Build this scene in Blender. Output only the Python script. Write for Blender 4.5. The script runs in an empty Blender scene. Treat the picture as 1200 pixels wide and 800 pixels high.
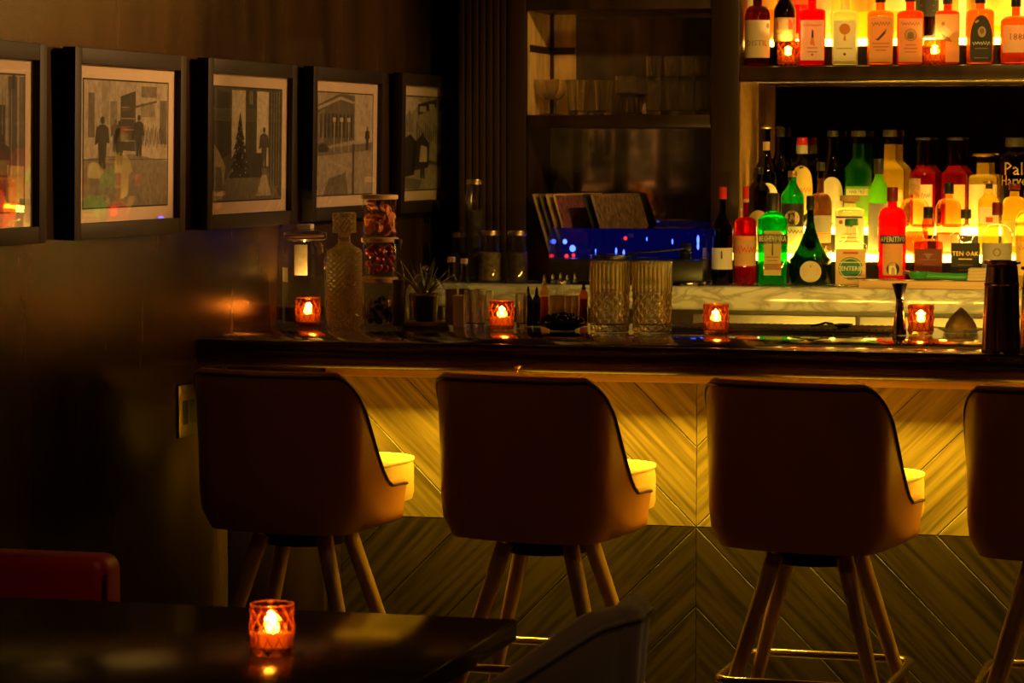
import bpy, bmesh, math, random
from mathutils import Vector, Matrix
random.seed(7)
PI = math.pi
S = bpy.context.scene
COL = S.collection

# ------------------------------------------------------------------ camera
FPX = 3300.0
YAW = math.radians(15.1)
PIT = math.atan(225 / FPX)
CAM = Vector((2.852, -7.24, 1.59))
FW = Vector((-math.sin(YAW) * math.cos(PIT), math.cos(YAW) * math.cos(PIT), -math.sin(PIT)))
RT = Vector((math.cos(YAW), math.sin(YAW), 0))
UP = RT.cross(FW)

def at(x, y, ax, v):
    """point of the photograph's line of sight on the plane  axis = v"""
    d = FW + RT * ((x - 600) / FPX) + UP * ((400 - y) / FPX)
    return CAM + d * ((v - CAM[ax]) / d[ax])

def pr(p):
    d = Vector(p) - CAM
    w = d.dot(FW)
    return 600 + FPX * d.dot(RT) / w, 400 - FPX * d.dot(UP) / w, FPX / w

cd = bpy.data.cameras.new('camera')
cam = bpy.data.objects.new('camera', cd)
COL.objects.link(cam)
cam.location = CAM
cam.rotation_euler = (PI / 2 - PIT, 0, YAW)
cd.lens = FPX * 36 / 1200
cd.sensor_width = 36
cd.sensor_fit = 'HORIZONTAL'
cd.clip_start = 0.05
cd.dof.use_dof = True
cd.dof.focus_distance = 7.2
cd.dof.aperture_fstop = 10.0
S.camera = cam

# ------------------------------------------------------------------ mesh builder
class M:
    def __init__(s):
        s.v = []; s.f = []; s.m = []; s.uv = {}
    def face(s, idx, mi=0):
        s.f.append(tuple(idx)); s.m.append(mi)
    def vert(s, p):
        s.v.append(tuple(p)); return len(s.v) - 1
    def poly(s, pts, mi=0):
        s.face([s.vert(p) for p in pts], mi)
    def box(s, x0, y0, z0, x1, y1, z1, mi=0):
        b = len(s.v)
        for z in (z0, z1):
            for x, y in ((x0, y0), (x1, y0), (x1, y1), (x0, y1)):
                s.v.append((x, y, z))
        for q in ((3, 2, 1, 0), (4, 5, 6, 7), (0, 1, 5, 4), (1, 2, 6, 5), (2, 3, 7, 6), (3, 0, 4, 7)):
            s.face([b + i for i in q], mi)
    def rbox(s, x0, y0, z0, x1, y1, z1, r=0.01, seg=3, mi=0):
        bm = bmesh.new()
        bmesh.ops.create_cube(bm, size=1)
        for v in bm.verts:
            v.co = Vector(((x0 + x1) / 2 + v.co.x * (x1 - x0), (y0 + y1) / 2 + v.co.y * (y1 - y0), (z0 + z1) / 2 + v.co.z * (z1 - z0)))
        r = min(r, 0.49 * min(x1 - x0, y1 - y0, z1 - z0))
        bmesh.ops.bevel(bm, geom=bm.edges[:], offset=r, segments=seg, profile=0.5, affect='EDGES')
        s.bm(bm, mi)
    def bm(s, bm, mi=0):
        b = len(s.v)
        bm.verts.ensure_lookup_table(); bm.verts.index_update()
        for v in bm.verts: s.v.append(tuple(v.co))
        for f in bm.faces: s.face([b + v.index for v in f.verts], mi)
        bm.free()
    def lathe(s, prof, seg=32, n=2.0, ay=1.0, c=(0, 0), rmod=None, mi=0, capb=True, capt=True, twist=None):
        rings = []
        for k, (z, r) in enumerate(prof):
            ring = []
            for i in range(seg):
                a = 2 * PI * i / seg + (twist(k) if twist else 0)
                ca, sa = math.cos(a), math.sin(a)
                q = (abs(ca) ** n + abs(sa) ** n) ** (-1.0 / n)
                rr = r * q
                if rmod: rr += rmod(a, z, k)
                ring.append(s.vert((c[0] + rr * ca, c[1] + rr * sa * ay, z)))
            rings.append(ring)
        for a, b in zip(rings, rings[1:]):
            for i in range(seg):
                j = (i + 1) % seg
                s.face((a[i], a[j], b[j], b[i]), mi)
        if capb: s.face(rings[0][::-1], mi)
        if capt: s.face(rings[-1], mi)
    def tube(s, pts, r, seg=10, closed=False, mi=0, caps=True):
        pts = [Vector(p) for p in pts]
        n = len(pts)
        rad = r if isinstance(r, (list, tuple)) else [r] * n
        rings = []
        prev = None
        for i, p in enumerate(pts):
            if closed: t = pts[(i + 1) % n] - pts[i - 1]
            else: t = pts[min(i + 1, n - 1)] - pts[max(i - 1, 0)]
            t.normalize()
            if prev is None:
                u = t.orthogonal().normalized()
            else:
                u = (prev - t * prev.dot(t)).normalized()
            prev = u
            w = t.cross(u)
            rings.append([s.vert(p + (u * math.cos(2 * PI * k / seg) + w * math.sin(2 * PI * k / seg)) * rad[i]) for k in range(seg)])
        rng = range(n if closed else n - 1)
        for i in rng:
            a, b = rings[i], rings[(i + 1) % n]
            for k in range(seg):
                j = (k + 1) % seg
                s.face((a[k], a[j], b[j], b[k]), mi)
        if not closed and caps:
            s.face(rings[0][::-1], mi); s.face(rings[-1], mi)
    def xf(s, mat, start=0):
        for i in range(start, len(s.v)):
            s.v[i] = tuple(mat @ Vector(s.v[i]))
    def build(s, name, mats, parent=None, smooth=35, loc=(0, 0, 0)):
        me = bpy.data.meshes.new(name)
        me.from_pydata(s.v, [], s.f)
        if not isinstance(mats, (list, tuple)): mats = [mats]
        for m in mats: me.materials.append(m)
        me.polygons.foreach_set('material_index', s.m)
        if s.uv:
            ul = me.uv_layers.new(name='grain')
            for p in me.polygons:
                for li, vi in zip(p.loop_indices, p.vertices):
                    ul.data[li].uv = s.uv.get(vi, (0, 0))
        me.validate()
        me.update()
        if smooth is not None:
            b = bmesh.new(); b.from_mesh(me)
            bmesh.ops.recalc_face_normals(b, faces=b.faces[:]) if not s.uv else None
            lim = math.radians(smooth)
            for f in b.faces: f.smooth = True
            for e in b.edges:
                e.smooth = len(e.link_faces) == 2 and e.calc_face_angle(0) < lim
            b.to_mesh(me); b.free()
        o = bpy.data.objects.new(name, me)
        COL.objects.link(o)
        o.location = loc
        if parent: o.parent = parent
        return o

def thing(name, label, cat, loc=(0, 0, 0), rz=0.0, group=None):
    o = bpy.data.objects.new(name, None)
    COL.objects.link(o)
    o.empty_display_size = 0.05
    o.location = loc; o.rotation_euler = (0, 0, rz)
    o['label'] = label; o['category'] = cat
    if group: o['group'] = group
    return o

def tag(o, label, cat, group=None, kind=None):
    o['label'] = label; o['category'] = cat
    if group: o['group'] = group
    if kind: o['kind'] = kind
    return o

def struct(o, label=None):
    o['kind'] = 'structure'
    if label: o['label'] = label
    return o

def dup(root, loc, rz, label, group=None):
    r = root.copy(); COL.objects.link(r)
    r.location = loc; r.rotation_euler = (0, 0, rz); r['label'] = label
    if group: r['group'] = group
    for ch in list(root.children):
        c = ch.copy(); COL.objects.link(c); c.parent = r
        for g in list(ch.children):
            d = g.copy(); COL.objects.link(d); d.parent = c
    return r

# ------------------------------------------------------------------ materials
MATS = {}
def newmat(name):
    m = bpy.data.materials.new(name); m.use_nodes = True
    nt = m.node_tree
    for n in list(nt.nodes): nt.nodes.remove(n)
    out = nt.nodes.new('ShaderNodeOutputMaterial')
    return m, nt, out

def N(nt, t, **kw):
    n = nt.nodes.new(t)
    for k, v in kw.items():
        if k in n.inputs: n.inputs[k].default_value = v
        else: setattr(n, k, v)
    return n

def c4(c): return (c[0], c[1], c[2], 1)

def solid(name, col, rough=0.5, metal=0.0, spec=0.5, coat=0.0, bump=0.0, bscale=80.0, var=0.0, vscale=6.0, stretch=(1, 1, 1), sheen=0.0, sss=0.0):
    if name in MATS: return MATS[name]
    m, nt, out = newmat(name)
    p = N(nt, 'ShaderNodeBsdfPrincipled', Roughness=rough, Metallic=metal)
    p.inputs['Base Color'].default_value = c4(col)
    p.inputs['Specular IOR Level'].default_value = spec
    p.inputs['Coat Weight'].default_value = coat
    p.inputs['Coat Roughness'].default_value = 0.06
    p.inputs['Sheen Weight'].default_value = sheen
    if sss:
        p.inputs['Subsurface Weight'].default_value = sss
        p.inputs['Subsurface Radius'].default_value = (0.02, 0.01, 0.004)
    tc = N(nt, 'ShaderNodeTexCoord')
    mp = N(nt, 'ShaderNodeMapping'); mp.inputs['Scale'].default_value = stretch
    nt.links.new(tc.outputs['Object'], mp.inputs['Vector'])
    if var:
        no = N(nt, 'ShaderNodeTexNoise', Scale=vscale, Detail=5.0)
        nt.links.new(mp.outputs[0], no.inputs['Vector'])
        mr = N(nt, 'ShaderNodeMapRange'); mr.inputs['From Min'].default_value = .3; mr.inputs['From Max'].default_value = .7
        mr.inputs['To Min'].default_value = 1 - var; mr.inputs['To Max'].default_value = 1 + var
        nt.links.new(no.outputs['Fac'], mr.inputs['Value'])
        mx = N(nt, 'ShaderNodeMix', data_type='RGBA', blend_type='MULTIPLY')
        mx.inputs['Factor'].default_value = 1
        for i in mx.inputs:
            if i.name == 'A' and i.type == 'RGBA': i.default_value = c4(col)
            if i.name == 'B' and i.type == 'RGBA': nt.links.new(mr.outputs[0], i)
        nt.links.new([o for o in mx.outputs if o.type == 'RGBA'][0], p.inputs['Base Color'])
    if bump:
        nb = N(nt, 'ShaderNodeTexNoise', Scale=bscale, Detail=3.0)
        nt.links.new(mp.outputs[0], nb.inputs['Vector'])
        b = N(nt, 'ShaderNodeBump', Strength=bump, Distance=0.002)
        nt.links.new(nb.outputs['Fac'], b.inputs['Height'])
        nt.links.new(b.outputs[0], p.inputs['Normal'])
    nt.links.new(p.outputs[0], out.inputs['Surface'])
    MATS[name] = m
    return m

def wood(name, c1, c2, scale=(3, 40, 40), rough=0.35, coat=0.0, uv=False, spec=0.5, rings=7.0):
    """grain lines run along the first (least scaled) axis"""
    if name in MATS: return MATS[name]
    m, nt, out = newmat(name)
    p = N(nt, 'ShaderNodeBsdfPrincipled', Roughness=rough)
    p.inputs['Coat Weight'].default_value = coat
    p.inputs['Coat Roughness'].default_value = 0.05
    p.inputs['Specular IOR Level'].default_value = spec
    tc = N(nt, 'ShaderNodeTexCoord')
    mp = N(nt, 'ShaderNodeMapping'); mp.inputs['Scale'].default_value = scale
    nt.links.new(tc.outputs['UV' if uv else 'Object'], mp.inputs['Vector'])
    no = N(nt, 'ShaderNodeTexNoise', Scale=1.0, Detail=6.0, Roughness=0.6)
    nt.links.new(mp.outputs[0], no.inputs['Vector'])
    mp2 = N(nt, 'ShaderNodeMapping'); mp2.inputs['Scale'].default_value = tuple(a * .22 for a in scale)
    nt.links.new(tc.outputs['UV' if uv else 'Object'], mp2.inputs['Vector'])
    n2 = N(nt, 'ShaderNodeTexNoise', Scale=1.0, Detail=1.0, Distortion=0.4)
    nt.links.new(mp2.outputs[0], n2.inputs['Vector'])
    mu = N(nt, 'ShaderNodeMath', operation='MULTIPLY'); mu.inputs[1].default_value = rings
    nt.links.new(n2.outputs['Fac'], mu.inputs[0])
    fr = N(nt, 'ShaderNodeMath', operation='PINGPONG'); fr.inputs[1].default_value = 0.5
    nt.links.new(mu.outputs[0], fr.inputs[0])
    ad = N(nt, 'ShaderNodeMath', operation='MULTIPLY_ADD'); ad.inputs[1].default_value = 0.9
    nt.links.new(fr.outputs[0], ad.inputs[0])
    m3 = N(nt, 'ShaderNodeMath', operation='MULTIPLY_ADD'); m3.inputs[1].default_value = 1.5; m3.inputs[2].default_value = -0.45
    nt.links.new(no.outputs['Fac'], m3.inputs[0]); nt.links.new(m3.outputs[0], ad.inputs[2])
    cr = N(nt, 'ShaderNodeValToRGB')
    cr.color_ramp.elements[0].color = c4(c2); cr.color_ramp.elements[0].position = .15
    cr.color_ramp.elements[1].color = c4(c1); cr.color_ramp.elements[1].position = .75
    nt.links.new(ad.outputs[0], cr.inputs['Fac'])
    nt.links.new(cr.outputs[0], p.inputs['Base Color'])
    b = N(nt, 'ShaderNodeBump', Strength=0.05, Distance=0.002)
    nt.links.new(no.outputs['Fac'], b.inputs['Height']); nt.links.new(b.outputs[0], p.inputs['Normal'])
    nt.links.new(p.outputs[0], out.inputs['Surface'])
    MATS[name] = m
    return m

def emit(name, col, strength):
    if name in MATS: return MATS[name]
    m, nt, out = newmat(name)
    e = N(nt, 'ShaderNodeEmission', Strength=strength); e.inputs['Color'].default_value = c4(col)
    nt.links.new(e.outputs[0], out.inputs['Surface'])
    MATS[name] = m
    return m

def shell(tint, rough=0.02, ior=1.5, extra=0.0):
    """thin tinted glass wall: see-through, mirror-like at grazing angles"""
    key = 'glass_wall_%s_%.2f_%.2f' % ('_'.join('%.2f' % t for t in tint), ior, extra)
    if key in MATS: return MATS[key]
    m, nt, out = newmat(key)
    t = N(nt, 'ShaderNodeBsdfTransparent'); t.inputs['Color'].default_value = c4(tint)
    g = N(nt, 'ShaderNodeBsdfGlossy', Roughness=rough); g.inputs['Color'].default_value = (1, 1, 1, 1)
    lw = N(nt, 'ShaderNodeLayerWeight'); lw.inputs['Blend'].default_value = .5
    pw = N(nt, 'ShaderNodeMath', operation='POWER'); pw.inputs[1].default_value = 5.0
    nt.links.new(lw.outputs['Facing'], pw.inputs[0])
    f0 = ((ior - 1) / (ior + 1)) ** 2
    fr = N(nt, 'ShaderNodeMath', operation='MULTIPLY_ADD'); fr.inputs[1].default_value = 1 - f0; fr.inputs[2].default_value = f0
    nt.links.new(pw.outputs[0], fr.inputs[0])
    mx = N(nt, 'ShaderNodeMixShader')
    if extra:
        a = N(nt, 'ShaderNodeMath', operation='ADD'); a.inputs[1].default_value = extra
        nt.links.new(fr.outputs[0], a.inputs[0]); nt.links.new(a.outputs[0], mx.inputs[0])
    else:
        nt.links.new(fr.outputs[0], mx.inputs[0])
    nt.links.new(t.outputs[0], mx.inputs[1]); nt.links.new(g.outputs[0], mx.inputs[2])
    nt.links.new(mx.outputs[0], out.inputs['Surface'])
    MATS[key] = m
    return m

def liquid(col, cloud=0.5):
    key = 'liquid_%s_%.2f' % ('_'.join('%.2f' % t for t in col), cloud)
    if key in MATS: return MATS[key]
    m, nt, out = newmat(key)
    t = N(nt, 'ShaderNodeBsdfTranslucent'); t.inputs['Color'].default_value = c4(col)
    r = N(nt, 'ShaderNodeBsdfRefraction', Roughness=0.08, IOR=1.2); r.inputs['Color'].default_value = c4(tuple(math.sqrt(max(x, 0)) for x in col))
    mx = N(nt, 'ShaderNodeMixShader'); mx.inputs[0].default_value = 1 - cloud
    nt.links.new(t.outputs[0], mx.inputs[1]); nt.links.new(r.outputs[0], mx.inputs[2])
    nt.links.new(mx.outputs[0], out.inputs['Surface'])
    MATS[key] = m
    return m

def crystal(name, col=(1, 1, 1), rough=0.0, clear=0.0, ior=1.5, glow=0.0):
    """solid refracting glass; clear = share of light that passes unbent"""
    if name in MATS: return MATS[name]
    m, nt, out = newmat(name)
    g = N(nt, 'ShaderNodeBsdfGlass', Roughness=rough, IOR=ior); g.inputs['Color'].default_value = c4(col)
    t = N(nt, 'ShaderNodeBsdfTransparent'); t.inputs['Color'].default_value = c4(col)
    mx = N(nt, 'ShaderNodeMixShader'); mx.inputs[0].default_value = clear
    nt.links.new(g.outputs[0], mx.inputs[1]); nt.links.new(t.outputs[0], mx.inputs[2])
    last = mx
    if glow:                                   # diffuse share mixed in to make the glass look more lit
        for kind in ('ShaderNodeBsdfTranslucent', 'ShaderNodeBsdfDiffuse'):
            d = N(nt, kind); d.inputs['Color'].default_value = c4(col)
            m2 = N(nt, 'ShaderNodeMixShader'); m2.inputs[0].default_value = glow
            nt.links.new(last.outputs[0], m2.inputs[1]); nt.links.new(d.outputs[0], m2.inputs[2]); last = m2
    nt.links.new(last.outputs[0], out.inputs['Surface'])
    MATS[name] = m
    return m

def mirror_mat(name, tint, rough, metal=1.0):
    if name in MATS: return MATS[name]
    m, nt, out = newmat(name)
    p = N(nt, 'ShaderNodeBsdfPrincipled', Roughness=rough, Metallic=metal)
    tc = N(nt, 'ShaderNodeTexCoord')
    no = N(nt, 'ShaderNodeTexNoise', Scale=9.0, Detail=6.0)
    nt.links.new(tc.outputs['Object'], no.inputs['Vector'])
    cr = N(nt, 'ShaderNodeValToRGB')
    cr.color_ramp.elements[0].position = .35; cr.color_ramp.elements[0].color = c4(tuple(t * .55 for t in tint))
    cr.color_ramp.elements[1].position = .6; cr.color_ramp.elements[1].color = c4(tint)
    nt.links.new(no.outputs['Fac'], cr.inputs[0]); nt.links.new(cr.outputs[0], p.inputs['Base Color'])
    nt.links.new(p.outputs[0], out.inputs['Surface'])
    MATS[name] = m
    return m

def marble_mat():
    m, nt, out = newmat('veined_marble')
    p = N(nt, 'ShaderNodeBsdfPrincipled', Roughness=0.09)
    tc = N(nt, 'ShaderNodeTexCoord')
    no = N(nt, 'ShaderNodeTexNoise', Scale=5.0, Detail=8.0, Distortion=1.6)
    mp = N(nt, 'ShaderNodeMapping'); mp.inputs['Scale'].default_value = (1, 1, 3)
    nt.links.new(tc.outputs['Object'], mp.inputs['Vector']); nt.links.new(mp.outputs[0], no.inputs['Vector'])
    cr = N(nt, 'ShaderNodeValToRGB')
    e = cr.color_ramp.elements
    e[0].position = .40; e[0].color = (.62, .60, .55, 1)
    e[1].position = .58; e[1].color = (.66, .64, .60, 1)
    k = e.new(.49); k.color = (.36, .34, .30, 1)
    nt.links.new(no.outputs['Fac'], cr.inputs[0]); nt.links.new(cr.outputs[0], p.inputs['Base Color'])
    nt.links.new(p.outputs[0], out.inputs['Surface'])
    return m

def wall_mat():
    m, nt, out = newmat('brown_lacquered_wall')
    p = N(nt, 'ShaderNodeBsdfPrincipled', Roughness=0.30)
    p.inputs['Specular IOR Level'].default_value = 0.28
    tc = N(nt, 'ShaderNodeTexCoord')
    mp = N(nt, 'ShaderNodeMapping'); mp.inputs['Scale'].default_value = (3, 3, .5)
    nt.links.new(tc.outputs['Object'], mp.inputs['Vector'])
    no = N(nt, 'ShaderNodeTexNoise', Scale=2.0, Detail=6.0)
    nt.links.new(mp.outputs[0], no.inputs['Vector'])
    cr = N(nt, 'ShaderNodeValToRGB')
    cr.color_ramp.elements[0].position = .3; cr.color_ramp.elements[0].color = (.017, .0085, .003, 1)
    cr.color_ramp.elements[1].position = .7; cr.color_ramp.elements[1].color = (.046, .024, .006, 1)
    nt.links.new(no.outputs['Fac'], cr.inputs[0]); nt.links.new(cr.outputs[0], p.inputs['Base Color'])
    rr = N(nt, 'ShaderNodeMapRange'); rr.inputs['To Min'].default_value = .17; rr.inputs['To Max'].default_value = .34
    nt.links.new(no.outputs['Fac'], rr.inputs['Value']); nt.links.new(rr.outputs[0], p.inputs['Roughness'])
    nb = N(nt, 'ShaderNodeTexNoise', Scale=130.0, Detail=2.0)
    nt.links.new(tc.outputs['Object'], nb.inputs['Vector'])
    b = N(nt, 'ShaderNodeBump', Strength=0.22, Distance=0.002)
    nt.links.new(nb.outputs['Fac'], b.inputs['Height']); nt.links.new(b.outputs[0], p.inputs['Normal'])
    nt.links.new(p.outputs[0], out.inputs['Surface'])
    return m

WALL = wall_mat()
DARKWOOD = wood('dark_stained_oak', (.040, .018, .008), (.014, .006, .003), (14, 14, 1.2), .38)
BARTOP = wood('polished_dark_walnut', (.040, .018, .008), (.018, .008, .004), (2, 30, 30), .10, .6)
NOSE = wood('dark_walnut_edge', (.035, .013, .006), (.016, .006, .003), (2, 60, 60), .25, .2)
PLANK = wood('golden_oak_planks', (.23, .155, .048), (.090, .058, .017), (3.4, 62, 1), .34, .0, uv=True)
PLANKD = wood('shaded_oak_planks', (.042, .026, .007), (.012, .007, .002), (3.4, 62, 1), .34, .0, uv=True)  # darker copy of the oak; shade below the seam put into its colour
RAIL = wood('oak_rail', (.40, .22, .08), (.25, .13, .04), (2, 40, 40), .3)
LEGW = wood('walnut_legs', (.50, .28, .11), (.30, .16, .06), (30, 30, 2), .35)
TABLE = wood('black_stained_tabletop', (.030, .018, .010), (.018, .010, .006), (2, 24, 24), .16, 0, spec=.06)
LEATHER = solid('cognac_leather', (.45, .165, .045), .36, bump=.25, bscale=160, var=.12, vscale=5)
SEATL = solid('tan_seat_leather', (.55, .34, .13), .42, bump=.2, bscale=160, var=.1, vscale=8)
PIPE = solid('dark_leather_piping', (.06, .02, .01), .4)
PIPEL = solid('pale_leather_piping', (.75, .55, .30), .4)
BRASS = solid('aged_brass', (.72, .50, .20), .22, 1.0)
IRON = solid('black_iron', (.02, .02, .02), .4, .6)
STEEL = solid('brushed_steel', (.62, .60, .56), .22, 1.0)
COPPER = solid('dark_copper_plate', (.50, .32, .21), .2, 1.0)
VELVET = solid('taupe_velvet', (.26, .20, .14), .75, sheen=.5, bump=.2, bscale=220)
REDL = solid('red_leather', (.42, .010, .012), .42, bump=.15, bscale=140)
FRAMEB = solid('dark_frame_wood', (.013, .007, .004), .6, spec=.25)
MATB = solid('cream_mat_board', (.82, .64, .50), .8)
BLACKP = solid('black_plastic', (.012, .012, .013), .3)
def paper(name, col, through=.32):
    m, nt, out = newmat(name)
    d = N(nt, 'ShaderNodeBsdfDiffuse'); d.inputs[0].default_value = c4(col)
    t = N(nt, 'ShaderNodeBsdfTranslucent'); t.inputs[0].default_value = c4(col)
    mx = N(nt, 'ShaderNodeMixShader'); mx.inputs[0].default_value = through
    nt.links.new(d.outputs[0], mx.inputs[1]); nt.links.new(t.outputs[0], mx.inputs[2]); nt.links.new(mx.outputs[0], out.inputs['Surface'])
    return m
WAX = paper('candle_wax', (.97, .74, .42), .6)
PAPER = paper('cream_paper', (.80, .68, .47))
WHITEP = paper('off_white_paper', (.82, .76, .68))
BLACKPAPER = solid('black_paper', (.015, .014, .013), .6)
GOLDF = solid('gold_foil', (.80, .55, .18), .3, .8)
LIDWOOD = wood('pale_bamboo_lid', (.62, .38, .16), (.42, .24, .09), (3, 40, 40), .45)
MARBLE = marble_mat()
MIRROR = mirror_mat('antique_mirror', (.55, .47, .38), .03)
MIRROR2 = mirror_mat('smoked_mirror', (.30, .25, .20), .04)
CLEAR = shell((.93, .95, .92), ior=1.5, extra=.02)
MIXG = crystal('golden_lit_crystal', (1.0, .95, .78), 0.0, .12, glow=.03)  # golden light from behind put into the tint
CUTGLASS = crystal('cut_crystal', (.98, .97, .92), 0.0, .2, glow=.005)
AMBERG = crystal('amber_votive_glass', (1.0, .62, .27), 0.0, .3)
AMBERE = crystal('amber_bright_edges', (1.0, .70, .30), 0.1, .2, glow=.045)  # light caught on the cut edges put into a paler, hazier glass
FLAME = emit('candle_flame', (1.0, .60, .18), 170)
WARM = (1.0, .66, .03)
TREAD = emit('lit_acrylic', (1.0, .60, .07), 22.0)
PANELGLOW = emit('lit_acrylic_panel', (1.0, .52, .06), 2.2)
BLUELED = emit('blue_led', (.06, .12, 1.0), 6)
REDLED = emit('red_led', (1.0, .02, .02), 3)

# ------------------------------------------------------------------ lights
def area(name, loc, size, rot, power, col, spread=180):
    l = bpy.data.lights.new(name, 'AREA')
    l.shape = 'RECTANGLE'; l.size, l.size_y = size
    l.energy = power; l.color = col; l.spread = math.radians(spread)
    o = bpy.data.objects.new(name, l); COL.objects.link(o)
    o.location = loc; o.rotation_euler = rot
    return o
def point(name, loc, power, col, r=.01):
    l = bpy.data.lights.new(name, 'POINT'); l.energy = power; l.color = col; l.shadow_soft_size = r
    o = bpy.data.objects.new(name, l); COL.objects.link(o); o.location = loc
    return o

# ------------------------------------------------------------------ room
def room():
    m = M(); m.box(-.12, -9, 0, 0, 3.0, 3.0); struct(m.build('wall_left', WALL, smooth=None))
    m = M(); m.box(0, 2.9, 0, 6, 3.0, 3.0); struct(m.build('wall_back', WALL, smooth=None))
    m = M(); m.box(6, -9, 0, 6.12, 3.0, 3.0); struct(m.build('wall_right', WALL, smooth=None))
    m = M(); m.box(-.12, -9.1, 0, 6.12, -9, 3.0); struct(m.build('wall_front', WALL, smooth=None))
    m = M(); m.box(-.12, -9.1, -.1, 6.12, 3.0, 0)
    struct(m.build('floor', wood('dark_floor_boards', (.045, .022, .010), (.02, .01, .005), (2, 20, 20), .35), smooth=None))
    m = M(); m.box(-.12, -9.1, 3.0, 6.12, 3.0, 3.1)
    struct(m.build('ceiling', solid('dark_ceiling_paint', (.03, .025, .02), .8), smooth=None))
    m = M(); m.rbox(.0, -9, 0, .014, -.02, .11, .004, 2); struct(m.build('baseboard_left', DARKWOOD))
room()

# ------------------------------------------------------------------ bar counter
BX1 = 3.3
def clip_poly(poly, a, b, c):
    """keep a*x+b*y<=c"""
    out = []
    for i in range(len(poly)):
        p, q = poly[i], poly[(i + 1) % len(poly)]
        dp, dq = a * p[0] + b * p[1] - c, a * q[0] + b * q[1] - c
        if dp <= 0: out.append(p)
        if (dp < 0 < dq) or (dq < 0 < dp):
            t = dp / (dp - dq)
            out.append((p[0] + t * (q[0] - p[0]), p[1] + t * (q[1] - p[1])))
    return out

def chevron(m, x0, x1, z0, z1, y, slope, phase):
    """planks at 45 degrees, real boards with small chamfers and open joints"""
    W = .154 * math.sqrt(2)          # vertical repeat
    k0 = int(math.floor((-3) / W)); k1 = int(math.ceil(4 / W))
    for k in range(k0, k1):
        # strip: lo <= z - slope*x < lo+W
        lo = k * W + phase
        base = [(x0 + .0006, z0 + .0006), (x1 - .0006, z0 + .0006), (x1 - .0006, z1 - .0006), (x0 + .0006, z1 - .0006)]
        g = .0012
        outer = clip_poly(clip_poly(base, -slope, 1, lo + W - g), slope, -1, -lo - g)
        if len(outer) < 3: continue
        ar = sum(outer[i][0] * outer[(i + 1) % len(outer)][1] - outer[(i + 1) % len(outer)][0] * outer[i][1] for i in range(len(outer))) / 2
        if ar < 1e-4: continue
        d = .0016
        ib = [(x0 + d, z0 + d), (x1 - d, z0 + d), (x1 - d, z1 - d), (x0 + d, z1 - d)]
        inner = clip_poly(clip_poly(ib, -slope, 1, lo + W - g - d * 1.41), slope, -1, -lo - g - d * 1.41)
        off = random.uniform(0, 40); offv = random.uniform(0, 20)
        def add(p, yy):
            i = m.vert((p[0], yy, p[1]))
            u = (p[0] + slope * p[1]) / math.sqrt(2); v = (p[1] - slope * p[0]) / math.sqrt(2)
            m.uv[i] = (u + off, v + offv)
            return i
        ii = [add(p, y) for p in inner]
        m.face(ii)
        oo = [add(p, y + .0014) for p in outer]
        bb = [add(p, y + .012) for p in outer]
        if len(inner) == len(outer):
            n = len(outer)
            for i in range(n):
                j = (i + 1) % n
                m.face((oo[i], oo[j], ii[j], ii[i]))
                m.face((bb[i], bb[j], oo[j], oo[i]))

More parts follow.
